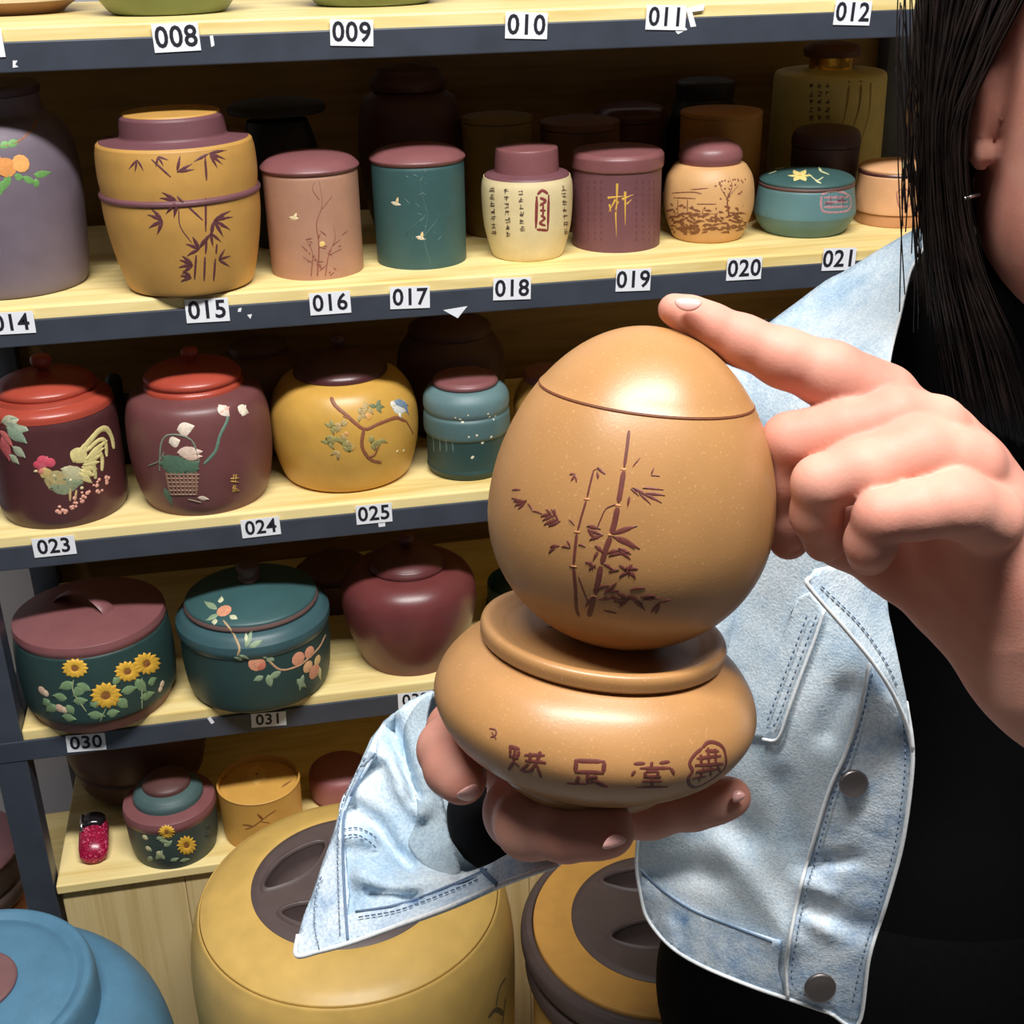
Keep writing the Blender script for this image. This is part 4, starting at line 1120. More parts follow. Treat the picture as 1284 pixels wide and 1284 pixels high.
lowp = [(egg_r(h) if i else 0.0, h) for i, h in enumerate(hs)] + [(egg_r(h), h) for h in np.linspace(a2 + 0.002, SEAM - 0.0006, 22)] + [(egg_r(SEAM) - 0.0012, SEAM - 0.0003)]
eg.part('body', EGGC, lowp, 128)
tp = [(egg_r(SEAM) - 0.0013, SEAM - 0.0002), (egg_r(SEAM) - 0.0001, SEAM + 0.0006)]
for i in range(1, 25):
    u = i / 24
    h = SEAM + 0.0006 + (a2 + a1 - SEAM - 0.0006) * math.sin(math.pi / 2 * u)
    tp.append((egg_r(h) if i < 24 else 0.0, h))
eg.part('lid', EGGC, tp, 128)
sm = [(egg_r(SEAM) - 0.0002 + 0.0005 * math.cos(a), SEAM + 0.0005 * math.sin(a)) for a in np.linspace(0, 2 * math.pi, 7)]
eg.part('lid_seam', clay((120, 66, 40), 0.6), sm, 128, close=False)
def zx(x, y): return (580 + x / 3.057, 360 + y / 3.057)          # reading grid of the enlarged egg
def ZL(c, w, *p): return line(c, w, *[zx(*q) for q in p])
def ZF(c, w, a, b, c2, d): return leaf(c, w * 1.08, *zx(a, b), *zx(c2, d))
K = CARVE; KL = (196, 132, 84)
it = [ZL(K, 4, (638, 550), (630, 620), (620, 690)), ZL(K, 6.5, (618, 705), (606, 780), (598, 825)), ZL(K, 7, (594, 845), (584, 900), (572, 945)), ZL(K, 7, (566, 958), (548, 1010), (534, 1060)), ZL(K, 7, (530, 1070), (520, 1130), (508, 1175)), ZL(K, 7, (504, 1190), (494, 1230), (484, 1262)),
      ZL(K, 2.6, (502, 705), (488, 760), (478, 805)), ZL(K, 3, (474, 818), (456, 880), (442, 932)), ZL(K, 4, (438, 945), (432, 1000), (426, 1062)), ZL(K, 5, (426, 1078), (432, 1150), (436, 1230), (446, 1262)), ZL(K, 2.6, (444, 1110), (466, 1170), (482, 1210)),
      ZL(K, 1.8, (588, 832), (550, 850), (530, 890), (518, 918)), ZL(K, 2, (410, 1068), (424, 1074)), ZL(K, 1.5, (500, 705), (520, 696), (540, 712))]
for x, y in ((618, 698), (596, 836), (570, 950), (478, 812), (440, 938), (428, 1070), (506, 1184)):
    it.append(ZL(KL, 2.6, (x - 12, y), (x + 10, y + 2)))
for x0, y0, x1, y1, ww in [
    # right tuft
    (650, 768, 720, 806, 4), (690, 770, 770, 776, 3), (700, 790, 776, 798, 4), (690, 790, 764, 826, 4), (676, 790, 722, 832, 3), (640, 800, 632, 846, 3), (652, 690, 682, 652, 2), (722, 722, 734, 690, 2), (724, 722, 756, 724, 2), (644, 772, 676, 800, 3),
    # left tufts
    (190, 778, 222, 776, 3), (196, 822, 240, 820, 5), (200, 840, 246, 816, 5), (214, 852, 246, 820, 4), (188, 808, 230, 824, 3), (250, 828, 272, 860, 3), (272, 858, 306, 868, 2.5), (300, 880, 340, 868, 4), (306, 896, 356, 872, 4), (312, 912, 366, 888, 5), (330, 918, 376, 896, 5), (320, 850, 350, 886, 4), (340, 850, 372, 900, 4), (352, 848, 356, 880, 3), (410, 720, 430, 714, 3), (416, 746, 434, 714, 3), (438, 748, 430, 716, 2.5), (516, 690, 536, 706, 3), (520, 736, 516, 704, 3), (548, 716, 520, 700, 3),
    (336, 996, 372, 990, 4), (330, 1020, 362, 990, 4), (380, 994, 412, 998, 3), (400, 970, 414, 998, 3), (444, 986, 472, 994, 3), (408, 890, 430, 912, 2.5),
    # middle tufts
    (476, 916, 530, 926, 5), (480, 924, 508, 968, 5), (486, 970, 540, 948, 5), (482, 932, 540, 950, 4), (572, 948, 670, 914, 6), (580, 944, 640, 926, 4), (576, 956, 680, 1002, 7), (600, 960, 660, 1004, 5), (556, 1020, 604, 1006, 5), (560, 1030, 640, 1012, 5), (600, 1010, 644, 1042, 5), (596, 1000, 646, 1022, 4), (506, 990, 544, 1020, 5), (520, 1010, 500, 1050, 4),
    (470, 1052, 512, 1074, 4), (484, 1084, 510, 1062, 4), (490, 1050, 500, 1086, 3), (540, 1060, 578, 1082, 4), (560, 1090, 600, 1082, 4), (620, 1080, 672, 1078, 5), (628, 1070, 640, 1110, 5), (640, 1090, 664, 1116, 5), (600, 1110, 640, 1088, 4), (600, 1064, 630, 1090, 4), (650, 1060, 632, 1090, 4),
    (500, 1160, 560, 1140, 5), (540, 1180, 590, 1130, 5), (560, 1170, 600, 1160, 5), (520, 1200, 580, 1190, 5), (570, 1180, 612, 1220, 6), (590, 1170, 640, 1200, 6), (580, 1210, 650, 1190, 6), (600, 1230, 640, 1190, 5), (630, 1180, 690, 1214, 6), (650, 1190, 700, 1240, 6), (640, 1160, 700, 1150, 4), (680, 1190, 740, 1180, 5), (690, 1200, 760, 1190, 5), (724, 1250, 760, 1204, 6), (760, 1210, 800, 1196, 5), (740, 1256, 756, 1214, 4), (540, 1240, 590, 1250, 4), (470, 1230, 500, 1180, 4)]:
    it.append(ZF(K, ww * 1.05, x0, y0, x1, y1))
eg.decorate('bamboo_carving', it, 'dark reddish carved bamboo stems and leaves', h=0.0003)
# carved signs on the stand
def zb(x, y): return (520 + x / 2.791, 720 + y / 2.791)
def BL(w, *p): return line(K, w * 1.45, *[zb(*q) for q in p])
it = [BL(3.6, (330, 602), (368, 612)), BL(3.2, (336, 604), (334, 632)), BL(3.4, (352, 608), (346, 662)), BL(3.2, (330, 636), (364, 644)), BL(3.4, (346, 656), (328, 686)), BL(3.2, (346, 658), (366, 672)), BL(3.2, (366, 618), (360, 642)),
      BL(3.4, (384, 634), (456, 634)), BL(3.4, (386, 652), (460, 660)), BL(3.4, (440, 620), (430, 650), (408, 686), (380, 692)), BL(3.4, (404, 624), (404, 660)), BL(3.4, (426, 664), (442, 712)), BL(3, (400, 662), (370, 688)),
      BL(4, (558, 652), (666, 656)), BL(4, (566, 654), (562, 692)), BL(4, (664, 658), (660, 696)), BL(4, (562, 692), (660, 696)), BL(3.6, (606, 696), (604, 732)), BL(3.6, (532, 732), (604, 734)), BL(3.6, (574, 706), (566, 732)), BL(3.6, (606, 712), (640, 710)), BL(3.8, (606, 732), (640, 726), (674, 746)), BL(3.4, (618, 720), (660, 744)),
      BL(3.2, (830, 656), (828, 678)), BL(3.4, (766, 664), (806, 662)), BL(3.4, (856, 662), (892, 656)), BL(3.4, (788, 680), (896, 678)), BL(3.2, (772, 688), (760, 704)), BL(3.4, (896, 680), (908, 700)), BL(3.2, (806, 692), (852, 690)), BL(3.2, (806, 692), (808, 708)), BL(3.2, (852, 690), (850, 708)), BL(3.2, (800, 708), (862, 708)), BL(3.2, (830, 708), (830, 744)), BL(3.2, (796, 724), (866, 724)), BL(3.4, (776, 746), (886, 744)),
      BL(1.6, (262, 540), (284, 546), (282, 566), (266, 570)), BL(1.6, (270, 552), (286, 578))]
it += [BL(3.6, (1006, 608), (1026, 590), (1052, 590), (1078, 606), (1088, 636), (1088, 672), (1064, 700), (1020, 730), (984, 746), (962, 738), (958, 712), (972, 690), (962, 664), (976, 636), (1006, 608)),
       BL(4, (1000, 630), (1004, 664)), BL(4, (1026, 606), (1030, 664)), BL(4, (1052, 610), (1054, 660)), BL(4, (980, 670), (1080, 664)), BL(3.6, (986, 646), (1072, 636)), BL(4, (984, 692), (1060, 682)), BL(3.6, (1012, 676), (994, 726)), BL(3.6, (1036, 672), (1036, 706)), BL(3.4, (972, 716), (1020, 708)), BL(3.6, (1016, 618), (1064, 620)), BL(3.4, (1058, 672), (1070, 690))]
st.decorate('carved_characters', it, 'dark carved seal-script characters and round seal', h=0.0003)
it = [leaf(K, 5, *zb(a, b), *zb(c, d)) for a, b, c, d in [(500, 196, 560, 208), (540, 210, 600, 222), (580, 200, 610, 236), (600, 210, 620, 244), (640, 206, 660, 250), (610, 196, 680, 212), (560, 190, 640, 204), (650, 200, 700, 206), (590, 214, 570, 236), (460, 184, 510, 188)]]
st.decorate('leaf_carving', it, h=0.0002)

# ================================================================== the woman
TX, TY = float(at_y(1290, 400, 0.75)[0]), 0.755
person = thing('person', 'person in light denim jacket over black top, holding the egg jar', 'person', (TX, TY, 0))
PO = Vector((-TX, -TY, 0))
def pl(name, me, mat, parent=None, label=None):
    o = link(name, me, mat, parent or person)
    if parent is None: o.location = PO
    if label: o['label'] = label
    return o
def net_mesh(geos):
    V = np.concatenate([g[0] for g in geos]); off = 0; Q = []
    for v, q in geos:
        Q.append(q + off); off += len(v)
    Q = np.concatenate(Q)
    me = bpy.data.meshes.new('m')
    me.from_pydata(V.tolist(), [], Q.tolist()); me.update()
    me.polygons.foreach_set('use_smooth', [True] * len(me.polygons))
    bm = bmesh.new(); bm.from_mesh(me)
    if bm.calc_volume(signed=True) < 0:
        bmesh.ops.reverse_faces(bm, faces=bm.faces[:]); bm.to_mesh(me)
    bm.free()
    return me
def bounds(js, pad=0.012):
    P = np.array([j[0] for j in js]); R = np.array([j[1] for j in js])[:, None]
    return (P - R).min(0) - pad, (P + R).max(0) + pad

# --- her left hand: index on the lid, other fingers folded against the egg
def dd(js, o): return [J(a, b, c + o, r) for a, b, c, r in js]
lo_ = -0.012
index = dd([(845, 388, .510, 20), (866, 397, .511, 24), (891, 409, .512, 27), (930, 427, .513, 31), (983, 449, .512, 36), (1040, 470, .514, 41), (1105, 500, .518, 46)], lo_)
middle_p = dd([(991, 552, .512, 36), (1060, 540, .508, 38), (1120, 528, .508, 42), (1170, 540, .512, 46)], lo_)
middle_d = dd([(991, 552, .512, 35), (983, 600, .522, 31), (984, 650, .532, 29), (989, 676, .536, 26)], lo_)
ring_p = dd([(1029, 606, .496, 37), (1080, 590, .494, 38), (1150, 566, .498, 43), (1212, 585, .506, 48)], lo_)
ring_d = dd([(1029, 606, .496, 36), (1024, 645, .505, 31), (1034, 678, .516, 27)], lo_)
pinky_p = dd([(1103, 648, .482, 34), (1150, 640, .482, 36), (1200, 632, .488, 42), (1240, 650, .498, 44)], lo_)
pinky_d = dd([(1103, 648, .482, 33.5), (1092, 680, .490, 31), (1090, 694, .498, 28)], lo_)
wristL = (1318, 815, .545, 84)
meta = [dd([(1115, 512, .525, 41), wristL], lo_), dd([(1180, 552, .521, 44), wristL], lo_), dd([(1220, 598, .515, 44), wristL], lo_), dd([(1240, 655, .508, 40), (1300, 760, .525, 70)], lo_), dd([(1200, 700, .545, 62), wristL], lo_)]
thenar = dd([(1330, 850, .55, 84), (1215, 745, .553, 66), (1130, 695, .562, 50), (1060, 670, .578, 36), (990, 630, .588, 30), (930, 590, .583, 26)], lo_)
forearmL = dd([(1318, 815, .545, 84), (1420, 960, .57, 96), (1560, 1130, .66, 112)], lo_)
def f_left(P):
    palm = None
    for m_ in meta:
        g_ = chain(P, m_); palm = g_ if palm is None else smin(palm, g_, 0.012)
    palm = smin(palm, chain(P, forearmL, 0.02), 0.02)
    palm = smin(palm, chain(P, thenar, 0.008), 0.007)
    out = smin(palm, chain(P, index, 0.004), 0.006)
    for p_, d_ in ((middle_p, middle_d), (ring_p, ring_d), (pinky_p, pinky_d)):
        fg = smin(chain(P, p_, 0.004), chain(P, d_, 0.004), 0.0015)
        out = smin(out, smin(palm, fg, 0.005), 0.002)
    # the fingers press on the egg, they do not enter it
    q = (P - np.asarray(Oe, np.float32)); hgt = q @ AX.astype(np.float32)
    rad = np.sqrt(np.maximum(np.einsum('...i,...i->...', q, q) - hgt ** 2, 0))
    hs_ = np.linspace(0, a1 + a2, 80)
    inside = np.interp(hgt, hs_, [egg_r(h_) for h_ in hs_], left=-0.02, right=-0.02)
    return np.maximum(out, (inside - 0.0010 - rad) * 0.85)
lo, hi = bounds(index + middle_p + middle_d + ring_p + ring_d + pinky_p + pinky_d + thenar[1:] + forearmL[:2])
LH = surface_net(f_left, lo, hi, 0.00115)

# --- her right hand under the stand
thumb = [J(*q) for q in ((640, 950, .605, 46), (575, 918, .585, 38), (563, 940, .560, 37), (570, 962, .545, 36), (579, 978, .536, 31))]
ri = [J(*q) for q in ((680, 1000, .600, 50), (655, 1018, .560, 46), (664, 1034, .535, 41), (710, 1042, .519, 36), (750, 1041, .512, 33), (765, 1041, .510, 31))]
rm = [J(*q) for q in ((700, 1012, .595, 46), (760, 1020, .572, 36), (815, 1018, .560, 31), (870, 1010, .552, 28), (900, 1003, .549, 25.5), (918, 999, .548, 23.5))]
rr3 = [J(*q) for q in ((705, 1000, .605, 44), (790, 1000, .590, 34), (850, 985, .580, 28), (885, 965, .575, 24))]
rp = [J(*q) for q in ((700, 985, .615, 42), (770, 980, .605, 32), (820, 965, .600, 26), (850, 945, .595, 22))]
wr = [J(*q) for q in ((692, 1000, .605, 56), (674, 1002, .650, 46), (655, 1000, .72, 46), (668, 960, .80, 50))]
def f_right(P):
    palm = chain(P, wr, 0.02)
    palm = smin(palm, cone(P, *[q[0] for q in (wr[0], ri[0])], wr[0][1], ri[0][1]), 0.015)
    out = smin(palm, chain(P, thumb, 0.006), 0.008)
    for fg in (ri, rm, rr3, rp):
        out = smin(out, smin(palm, chain(P, fg, 0.006), 0.008), 0.005)
    # never inside the stand
    q = (P - np.asarray(Ob, np.float32))
    hgt = q @ AX.astype(np.float32)
    rad = np.sqrt(np.maximum(np.einsum('...i,...i->...', q, q) - hgt ** 2, 0))
    prof = np.interp(hgt, [-0.002, 0, 0.006, 0.012, 0.0205, 0.032, 0.042, 0.0515], [0.0, 0.036, 0.040, 0.050, 0.0605, 0.0665, 0.065, 0.0585])
    prof = np.where((hgt < -0.0015) | (hgt > 0.055), 0, prof)
    return np.maximum(out, (prof - 0.0008 - rad) * 0.8)
lo, hi = bounds(thumb + ri + rm + rr3 + rp + wr[:3])
RH = surface_net(f_right, lo, hi, 0.0013)

# --- head, neck, trunk and arms
HC = at(1390, 92, 0.665)
hx = nrm(np.array([1.0, 0.10, 0])); hy = np.array([-hx[1], hx[0], 0]); HR = np.column_stack([hx, hy, [0, 0, 1]])
def hp(x, y, z): return HC + HR @ np.array([x, y, z])
def torso_f(P, grow=0.0):
    c = np.array([TX, TY, 0], np.float32)
    Q = (P - c) * np.array([1, 1.55, 1], np.float32)
    js = [((0, 0, 0.80), 0.165), ((0, 0, 0.90), 0.150), ((0, -0.01, 1.00), 0.128), ((0, -0.01, 1.12), 0.140), ((0, 0.01, 1.24), 0.140), ((0, 0.02, 1.30), 0.10)]
    f = chain(Q, [(np.array(a, np.float32), r) for a, r in js], 0.05)
    sh = chain(P, [(np.array([TX - 0.165, TY + 0.01, 1.295], np.float32), 0.05), (np.array([TX, TY + 0.01, 1.335], np.float32), 0.06), (np.array([TX + 0.165, TY + 0.01, 1.295], np.float32), 0.05)], 0.03)
    return smin(f * 0.8, sh, 0.05) - grow
SHR = np.array([TX - 0.185, TY + 0.01, 1.285]); SHL = np.array([TX + 0.185, TY + 0.01, 1.285])
ELR = at(700, 920, 0.85); ELL = forearmL[-1][0]
def f_body(P):
    f = torso_f(P, -0.012)
    f = smin(f, cone(P, (TX, TY + .01, 1.30), HC + np.array([0, 0.02, -0.06]), 0.056, 0.05), 0.03)
    skull = smin(ell(P, hp(0, 0.012, 0.03), (0.072, 0.092, 0.088), HR), ell(P, hp(0, -0.022, -0.038), (0.0665, 0.066, 0.082), HR), 0.03)
    jaw = smin(ell(P, hp(0, -0.050, -0.098), (0.036, 0.032, 0.028), HR), ell(P, hp(0, -0.02, -0.078), (0.054, 0.056, 0.038), HR), 0.03)
    skull = smin(skull, jaw, 0.035)
    for s in (-1, 1):
        skull = smin(skull, ell(P, hp(s * 0.034, -0.062, -0.022), (0.026, 0.022, 0.024), HR), 0.02)      # cheeks
        skull = smin(skull, ell(P, hp(s * 0.074, 0.000, -0.014), (0.006, 0.011, 0.024), HR), 0.004)       # ears
        skull = smin(skull, ell(P, hp(s * 0.0735, -0.004, -0.036), (0.0055, 0.007, 0.008), HR), 0.004)     # lobes
        skull = -smin(-skull, ell(P, hp(s * 0.032, -0.094, 0.012), (0.018, 0.014, 0.010), HR), 0.012)     # eye sockets
        skull = smin(skull, ell(P, hp(s * 0.031, -0.074, 0.011), (0.013, 0.0125, 0.012), HR), 0.003)
    nose = chain(P, [(hp(0, -0.086, 0.016), 0.007), (hp(0, -0.100, -0.022), 0.010)], 0.01)
    skull = smin(skull, nose, 0.012)
    skull = smin(skull, ell(P, hp(0, -0.082, -0.055), (0.021, 0.010, 0.006), HR), 0.006)
    skull = smin(skull, ell(P, hp(0, -0.081, -0.065), (0.018, 0.010, 0.006), HR), 0.005)
    f = smin(f, skull, 0.02)
    f = smin(f, chain(P, [(SHR, .045), (ELR, .034), (wr[2][0], wr[2][1])], .02), 0.03)
    f = smin(f, chain(P, [(SHL, .045), (ELL, .040), (forearmL[1][0], forearmL[1][1] * .93)], .02), 0.03)
    return f
BD = surface_net(f_body, (TX - 0.50, TY - 0.45, 0.72), (TX + 0.34, TY + 0.20, 1.70), 0.0045)
body = pl('body', net_mesh([BD, LH, RH]), skin())

# nails
NAIL = plain('fingernail', (236, 178, 170), 0.28, noise=0.02)
def nail(px, py, d, ln_px, w_px, dirx, diry, nz):
    """ellipsoid plate lying in the fingertip: long axis along (dirx,diry) in view, outward normal nz (camera right, down, forward)"""
    c = at(px, py, d); k = d / F
    n = nrm(M @ np.array(nz, float)); t = nrm(M @ np.array([dirx, diry, 0.0])); t = nrm(t - t.dot(n) * n); s = np.cross(n, t)
    V, Fc = lathe_geo([(math.cos(a), math.sin(a)) for a in np.linspace(-math.pi / 2, math.pi / 2, 9)], 20, False)
    V = [tuple(c + t * v[0] * ln_px * k + s * v[1] * w_px * k + n * (v[2] * 0.0011 - (v[1] ** 2) * 0.0016)) for v in V]
    o = pl('fingernail', mesh_from(V, Fc, True), NAIL, body)
    return o
nail(863, 379, index[1][0] is None and 0 or .4840, 17, 11, -1, -0.28, (-0.10, -0.62, -0.78))
nail(770, 1058, .4945, 16, 12, 1, 0.1, (0.35, 0.62, -0.70))
nail(588, 996, .5205, 15, 15, 0.5, 0.8, (0.30, 0.62, -0.72))
nail(926, 1000, .5362, 9, 8, 0.9, -0.3, (0.25, 0.25, -0.93))

# --- black top and trousers
BLACK = plain('black_knit', (10, 10, 12), 0.9, spec=0.12, noise=0.3, scale=500)
def f_top(P):
    f = torso_f(P, 0.004)
    f = smin(f, cone(P, (TX, TY + .01, 1.30), HC + np.array([0, 0.02, -0.105]), 0.066, 0.060), 0.03)
    f = smin(f, chain(P, [(SHR, .055), (ELR, .042), (at(632, 1022, .668), .030)], .02), 0.03)
    f = smin(f, chain(P, [(SHL, .055), (ELL, .050)], .02), 0.03)
    return np.maximum(f, 0.80 - P[..., 2])
pl('black_top', net_mesh([surface_net(f_top, (TX - 0.46, TY - 0.34, 0.78), (TX + 0.34, TY + 0.22, 1.50), 0.006)]), BLACK)
def f_leg(P):
    c = np.array([TX, TY, 0], np.float32); Q = P - c
    f = ell(P, (TX - 0.01, TY, 0.80), (0.222, 0.135, 0.17))
    for s in (-1, 1):
        f = smin(f, chain(Q, [((s * .115, 0, .76), .105), ((s * .11, -.01, .45), .068), ((s * .10, 0.01, .06), .048)], .03), 0.04)
        f = np.minimum(f, cone(Q, (s * .10, 0.0, .045), (s * .105, -.14, .035), .045, .035))
    return np.maximum(f, -P[..., 2])
pl('trousers', net_mesh([surface_net(f_leg, (TX - 0.26, TY - 0.22, -0.01), (TX + 0.26, TY + 0.2, 0.99), 0.011)]), plain('black_cotton', (9, 9, 11), 0.9, spec=0.1, noise=0.2, scale=200))

# --- denim jacket
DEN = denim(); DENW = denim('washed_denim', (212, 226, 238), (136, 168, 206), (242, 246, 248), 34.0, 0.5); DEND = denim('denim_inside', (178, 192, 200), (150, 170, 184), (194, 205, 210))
EDGE = plain('pale_denim_edge', (238, 241, 243), 0.95, spec=0.1, noise=0.08, scale=400); THREAD = plain('blue_grey_thread', (104, 122, 146), 0.9); FRAY = plain('slate_seam', (112, 132, 158), 0.95, spec=0.1)
jf = Cloth([(1110, 700, .600), (1112, 560, .600), (800, 1080, .715), (1160, 285, .715), (1060, 340, .735), (985, 385, .745), (900, 470, .745), (860, 650, .72), (830, 850, .715), (1000, 900, .612), (1142, 940, .580), (1076, 1284, .590), (812, 1150, .700), (900, 1215, .645), (1000, 1250, .602), (1115, 453, .622), (1000, 500, .665), (1000, 680, .63), (900, 950, .655), (1120, 1100, .585)], 'y',
    folds=[([(905, 1060), (960, 1130), (990, 1180)], 0.006, 20), ([(870, 1000), (940, 1045)], -0.008, 26), ([(1000, 1085), (1070, 1075)], -0.005, 9), ([(1020, 1135), (1070, 1160), (1110, 1165)], -0.004, 16), ([(1010, 1110), (1040, 1120)], 0.004, 9), ([(1015, 1155), (1045, 1170)], 0.004, 9), ([(1060, 870), (1040, 920)], -0.008, 18), ([(820, 1100), (870, 1090), (900, 1100)], -0.007, 14), ([(840, 1160), (846, 1190)], 0.004, 8), ([(960, 420), (1040, 440), (1100, 430)], 0.004, 26), ([(930, 560), (1000, 640)], -.004, 30), ([(980, 980), (1000, 1060)], -.006, 16)])
front = [(1168, 276), (1140, 291), (1100, 314), (1060, 339), (1035, 352), (1000, 378), (960, 408), (920, 445), (890, 520), (860, 650), (830, 800), (812, 950), (800, 1050), (798, 1085), (803, 1120), (812, 1152), (840, 1186), (880, 1211), (940, 1236), (990, 1253), (1040, 1270), (1076, 1285), (1090, 1200), (1112, 1130), (1131, 1060), (1142, 985), (1144, 935), (1136, 880), (1120, 800), (1113, 765), (1108, 700), (1105, 610), (1108, 520), (1115, 453), (1128, 397), (1140, 345), (1150, 325), (1166, 300)]
jk = jf.panel('jacket', front, DEN, None, step=10, thick=0.0022)
jk.parent = person; jk.location = PO
jk['label'] = 'light blue washed denim jacket with pale raw edges'
def sub(name, geos, mat, parent=jk, smooth=True):
    V, Fc = merge(geos)
    return link(name, mesh_from(V, Fc, smooth), mat, parent)
pedge = [(1142, 935), (1136, 880), (1120, 800), (1113, 765)]
sub('raw_edge', [jf.seam(front[20:28], 0.0013, 0.0052), jf.seam(front[12:21], 0.0013, 0.0048)], EDGE)
jf.panel('placket', [(1092, 832), (1108, 858), (1128, 895), (1141, 940), (1140, 985), (1129, 1060), (1110, 1130), (1088, 1200), (1075, 1282), (1040, 1270), (990, 1252), (985, 1215), (990, 1180), (1004, 1115), (1022, 1050), (1042, 985), (1062, 940), (1078, 890)], DENW, jk, step=9, thick=0.002, lift=0.0045)
sub('placket_edge', [jf.seam([(1090, 832), (1078, 890), (1060, 945), (1040, 990), (1020, 1055), (1003, 1115), (990, 1180), (986, 1215), (988, 1252)], 0.0013, 0.0058)], EDGE)
sub('stitching', jf.stitches([(1094, 845), (1083, 892), (1066, 948), (1047, 992), (1028, 1058), (1011, 1117), (998, 1182), (994, 1236), (1030, 1254), (1066, 1266)], 0.0005, 5, 3, 0.0068) + jf.stitches([(1132, 900), (1135, 940), (1133, 985), (1122, 1060), (1103, 1130), (1082, 1200), (1068, 1262)], 0.0005, 5, 3, 0.0068), THREAD)
jf.panel('hem_band', [(804, 1092), (830, 1116), (870, 1142), (920, 1162), (966, 1178), (978, 1184), (975, 1215), (980, 1248), (940, 1236), (880, 1211), (840, 1186), (813, 1153), (803, 1120)], DENW, jk, step=7, thick=0.002, lift=0.0042)
sub('hem_seam', [jf.seam([(804, 1092), (830, 1116), (870, 1142), (920, 1162), (968, 1180)], 0.0008, 0.0044)], FRAY)
jf.panel('pocket_flap', [(1016, 742), (1034, 764), (1020, 805), (1003, 850), (988, 892), (975, 926), (958, 927), (935, 925), (945, 890), (975, 815), (1000, 750)], DEN, jk, step=8, thick=0.002, lift=0.0035, smooth_outline=False)
sub('pocket_edge', [jf.seam([(1034, 764), (1020, 805), (1003, 850), (988, 892), (975, 926), (956, 927)], 0.0010, 0.0045)], EDGE)
sub('stitching', jf.stitches([(1012, 772), (996, 815), (978, 862), (962, 905)], 0.0005, 5, 4, 0.0062) + jf.stitches([(1024, 772), (1008, 815), (990, 862), (972, 908), (955, 912)], 0.0005, 5, 4, 0.0062), THREAD)
lap = Cloth([(1012, 732, .560), (1112, 765, .578), (1060, 720, .566), (1065, 790, .560), (1110, 850, .560), (1142, 940, .574), (1125, 850, .572)], 'y')
lp = lap.panel('lapel', [(1012, 731), (1024, 714), (1060, 706), (1108, 720), (1113, 765), (1121, 800), (1136, 872), (1144, 940), (1136, 908), (1120, 870), (1096, 832), (1066, 795), (1032, 756)], DEN, jk, step=8, thick=0.002, smooth_outline=False)
sub('lapel_edge', [lap.seam([(1016, 724), (1012, 732), (1032, 757), (1066, 796), (1096, 833), (1120, 871), (1137, 909), (1144, 940)], 0.0013, 0.0006)], EDGE)
sub('stitching', lap.stitches([(1030, 735), (1076, 780), (1108, 825), (1128, 866)], 0.0005, 5, 4, 0.0012), THREAD)
sub('shoulder_seam', [jf.seam([(912, 452), (940, 462), (980, 476), (1010, 492), (1060, 500)], 0.0011, 0.0014)], FRAY)
sub('collar_edge', [jf.seam([(1166, 300), (1150, 325), (1140, 345), (1128, 397), (1115, 453), (1108, 520)], 0.0009, 0.0006)], EDGE)
BTN = plain('gunmetal_button', (128, 120, 118), 0.38, 0.85)
for x, y, r in ((1070, 982, 18.5), (1028, 1238, 20)):
    c = jf.p(x, y, 0.0068); k = depth(c) / F
    V, Fc = lathe_geo(round_profile([(r * k * .8, -.003, True), (r * k, 0.0, True), (r * k, .0015, False), (r * k * .9, .0024, True), (r * k * .4, .0017, False), (0, .0016, False)], .0004), 28)
    nn = Vector(nrm(np.array([-0.15, -0.95, 0.22])))
    q = nn.to_track_quat('Z', 'Y').to_matrix()
    o = link('button', mesh_from([tuple(Vector(c) + q @ Vector(v)) for v in V], Fc, True, 40), BTN, jk)
    o['label'] = 'gunmetal grey jacket button'
# back, side and upper sleeves of the jacket: a shell around the trunk
def f_jback(P):
    t = torso_f(P, 0.006)
    t = smin(t, chain(P, [(SHR + np.array([.02, 0, 0]), .062), (ELR, .046)], .02), 0.02)
    sh = np.maximum(t - 0.014, 0.001 - t)
    sh = np.maximum(sh, 0.84 - P[..., 2]); sh = np.maximum(sh, P[..., 2] - 1.335)
    # open in front
    fr = np.maximum(0.685 - P[..., 1], np.maximum(P[..., 0] - (TX + 0.11), (TX - 0.175) - P[..., 0]))
    fr2 = np.maximum(P[..., 1] - (TY - 0.02), np.abs(P[..., 0] - TX + 0.03) - 0.15)
    return np.maximum(sh, -fr2)
jb = link('jacket_back', net_mesh([surface_net(f_jback, (TX - 0.48, TY - 0.36, 0.83), (TX + 0.36, TY + 0.24, 1.38), 0.0045)]), DEN, jk)

def f_lsleeve(P):
    return chain(P, [(SHL, .058), (ELL, .056), (at(1462, 1010, .595), .048)], .02)
lo, hi = bounds([(SHL, .06), (ELL, .06), (at(1462, 1010, .595), .05)])
link('sleeve', net_mesh([surface_net(f_lsleeve, lo, hi, 0.006)]), DEN, jk)

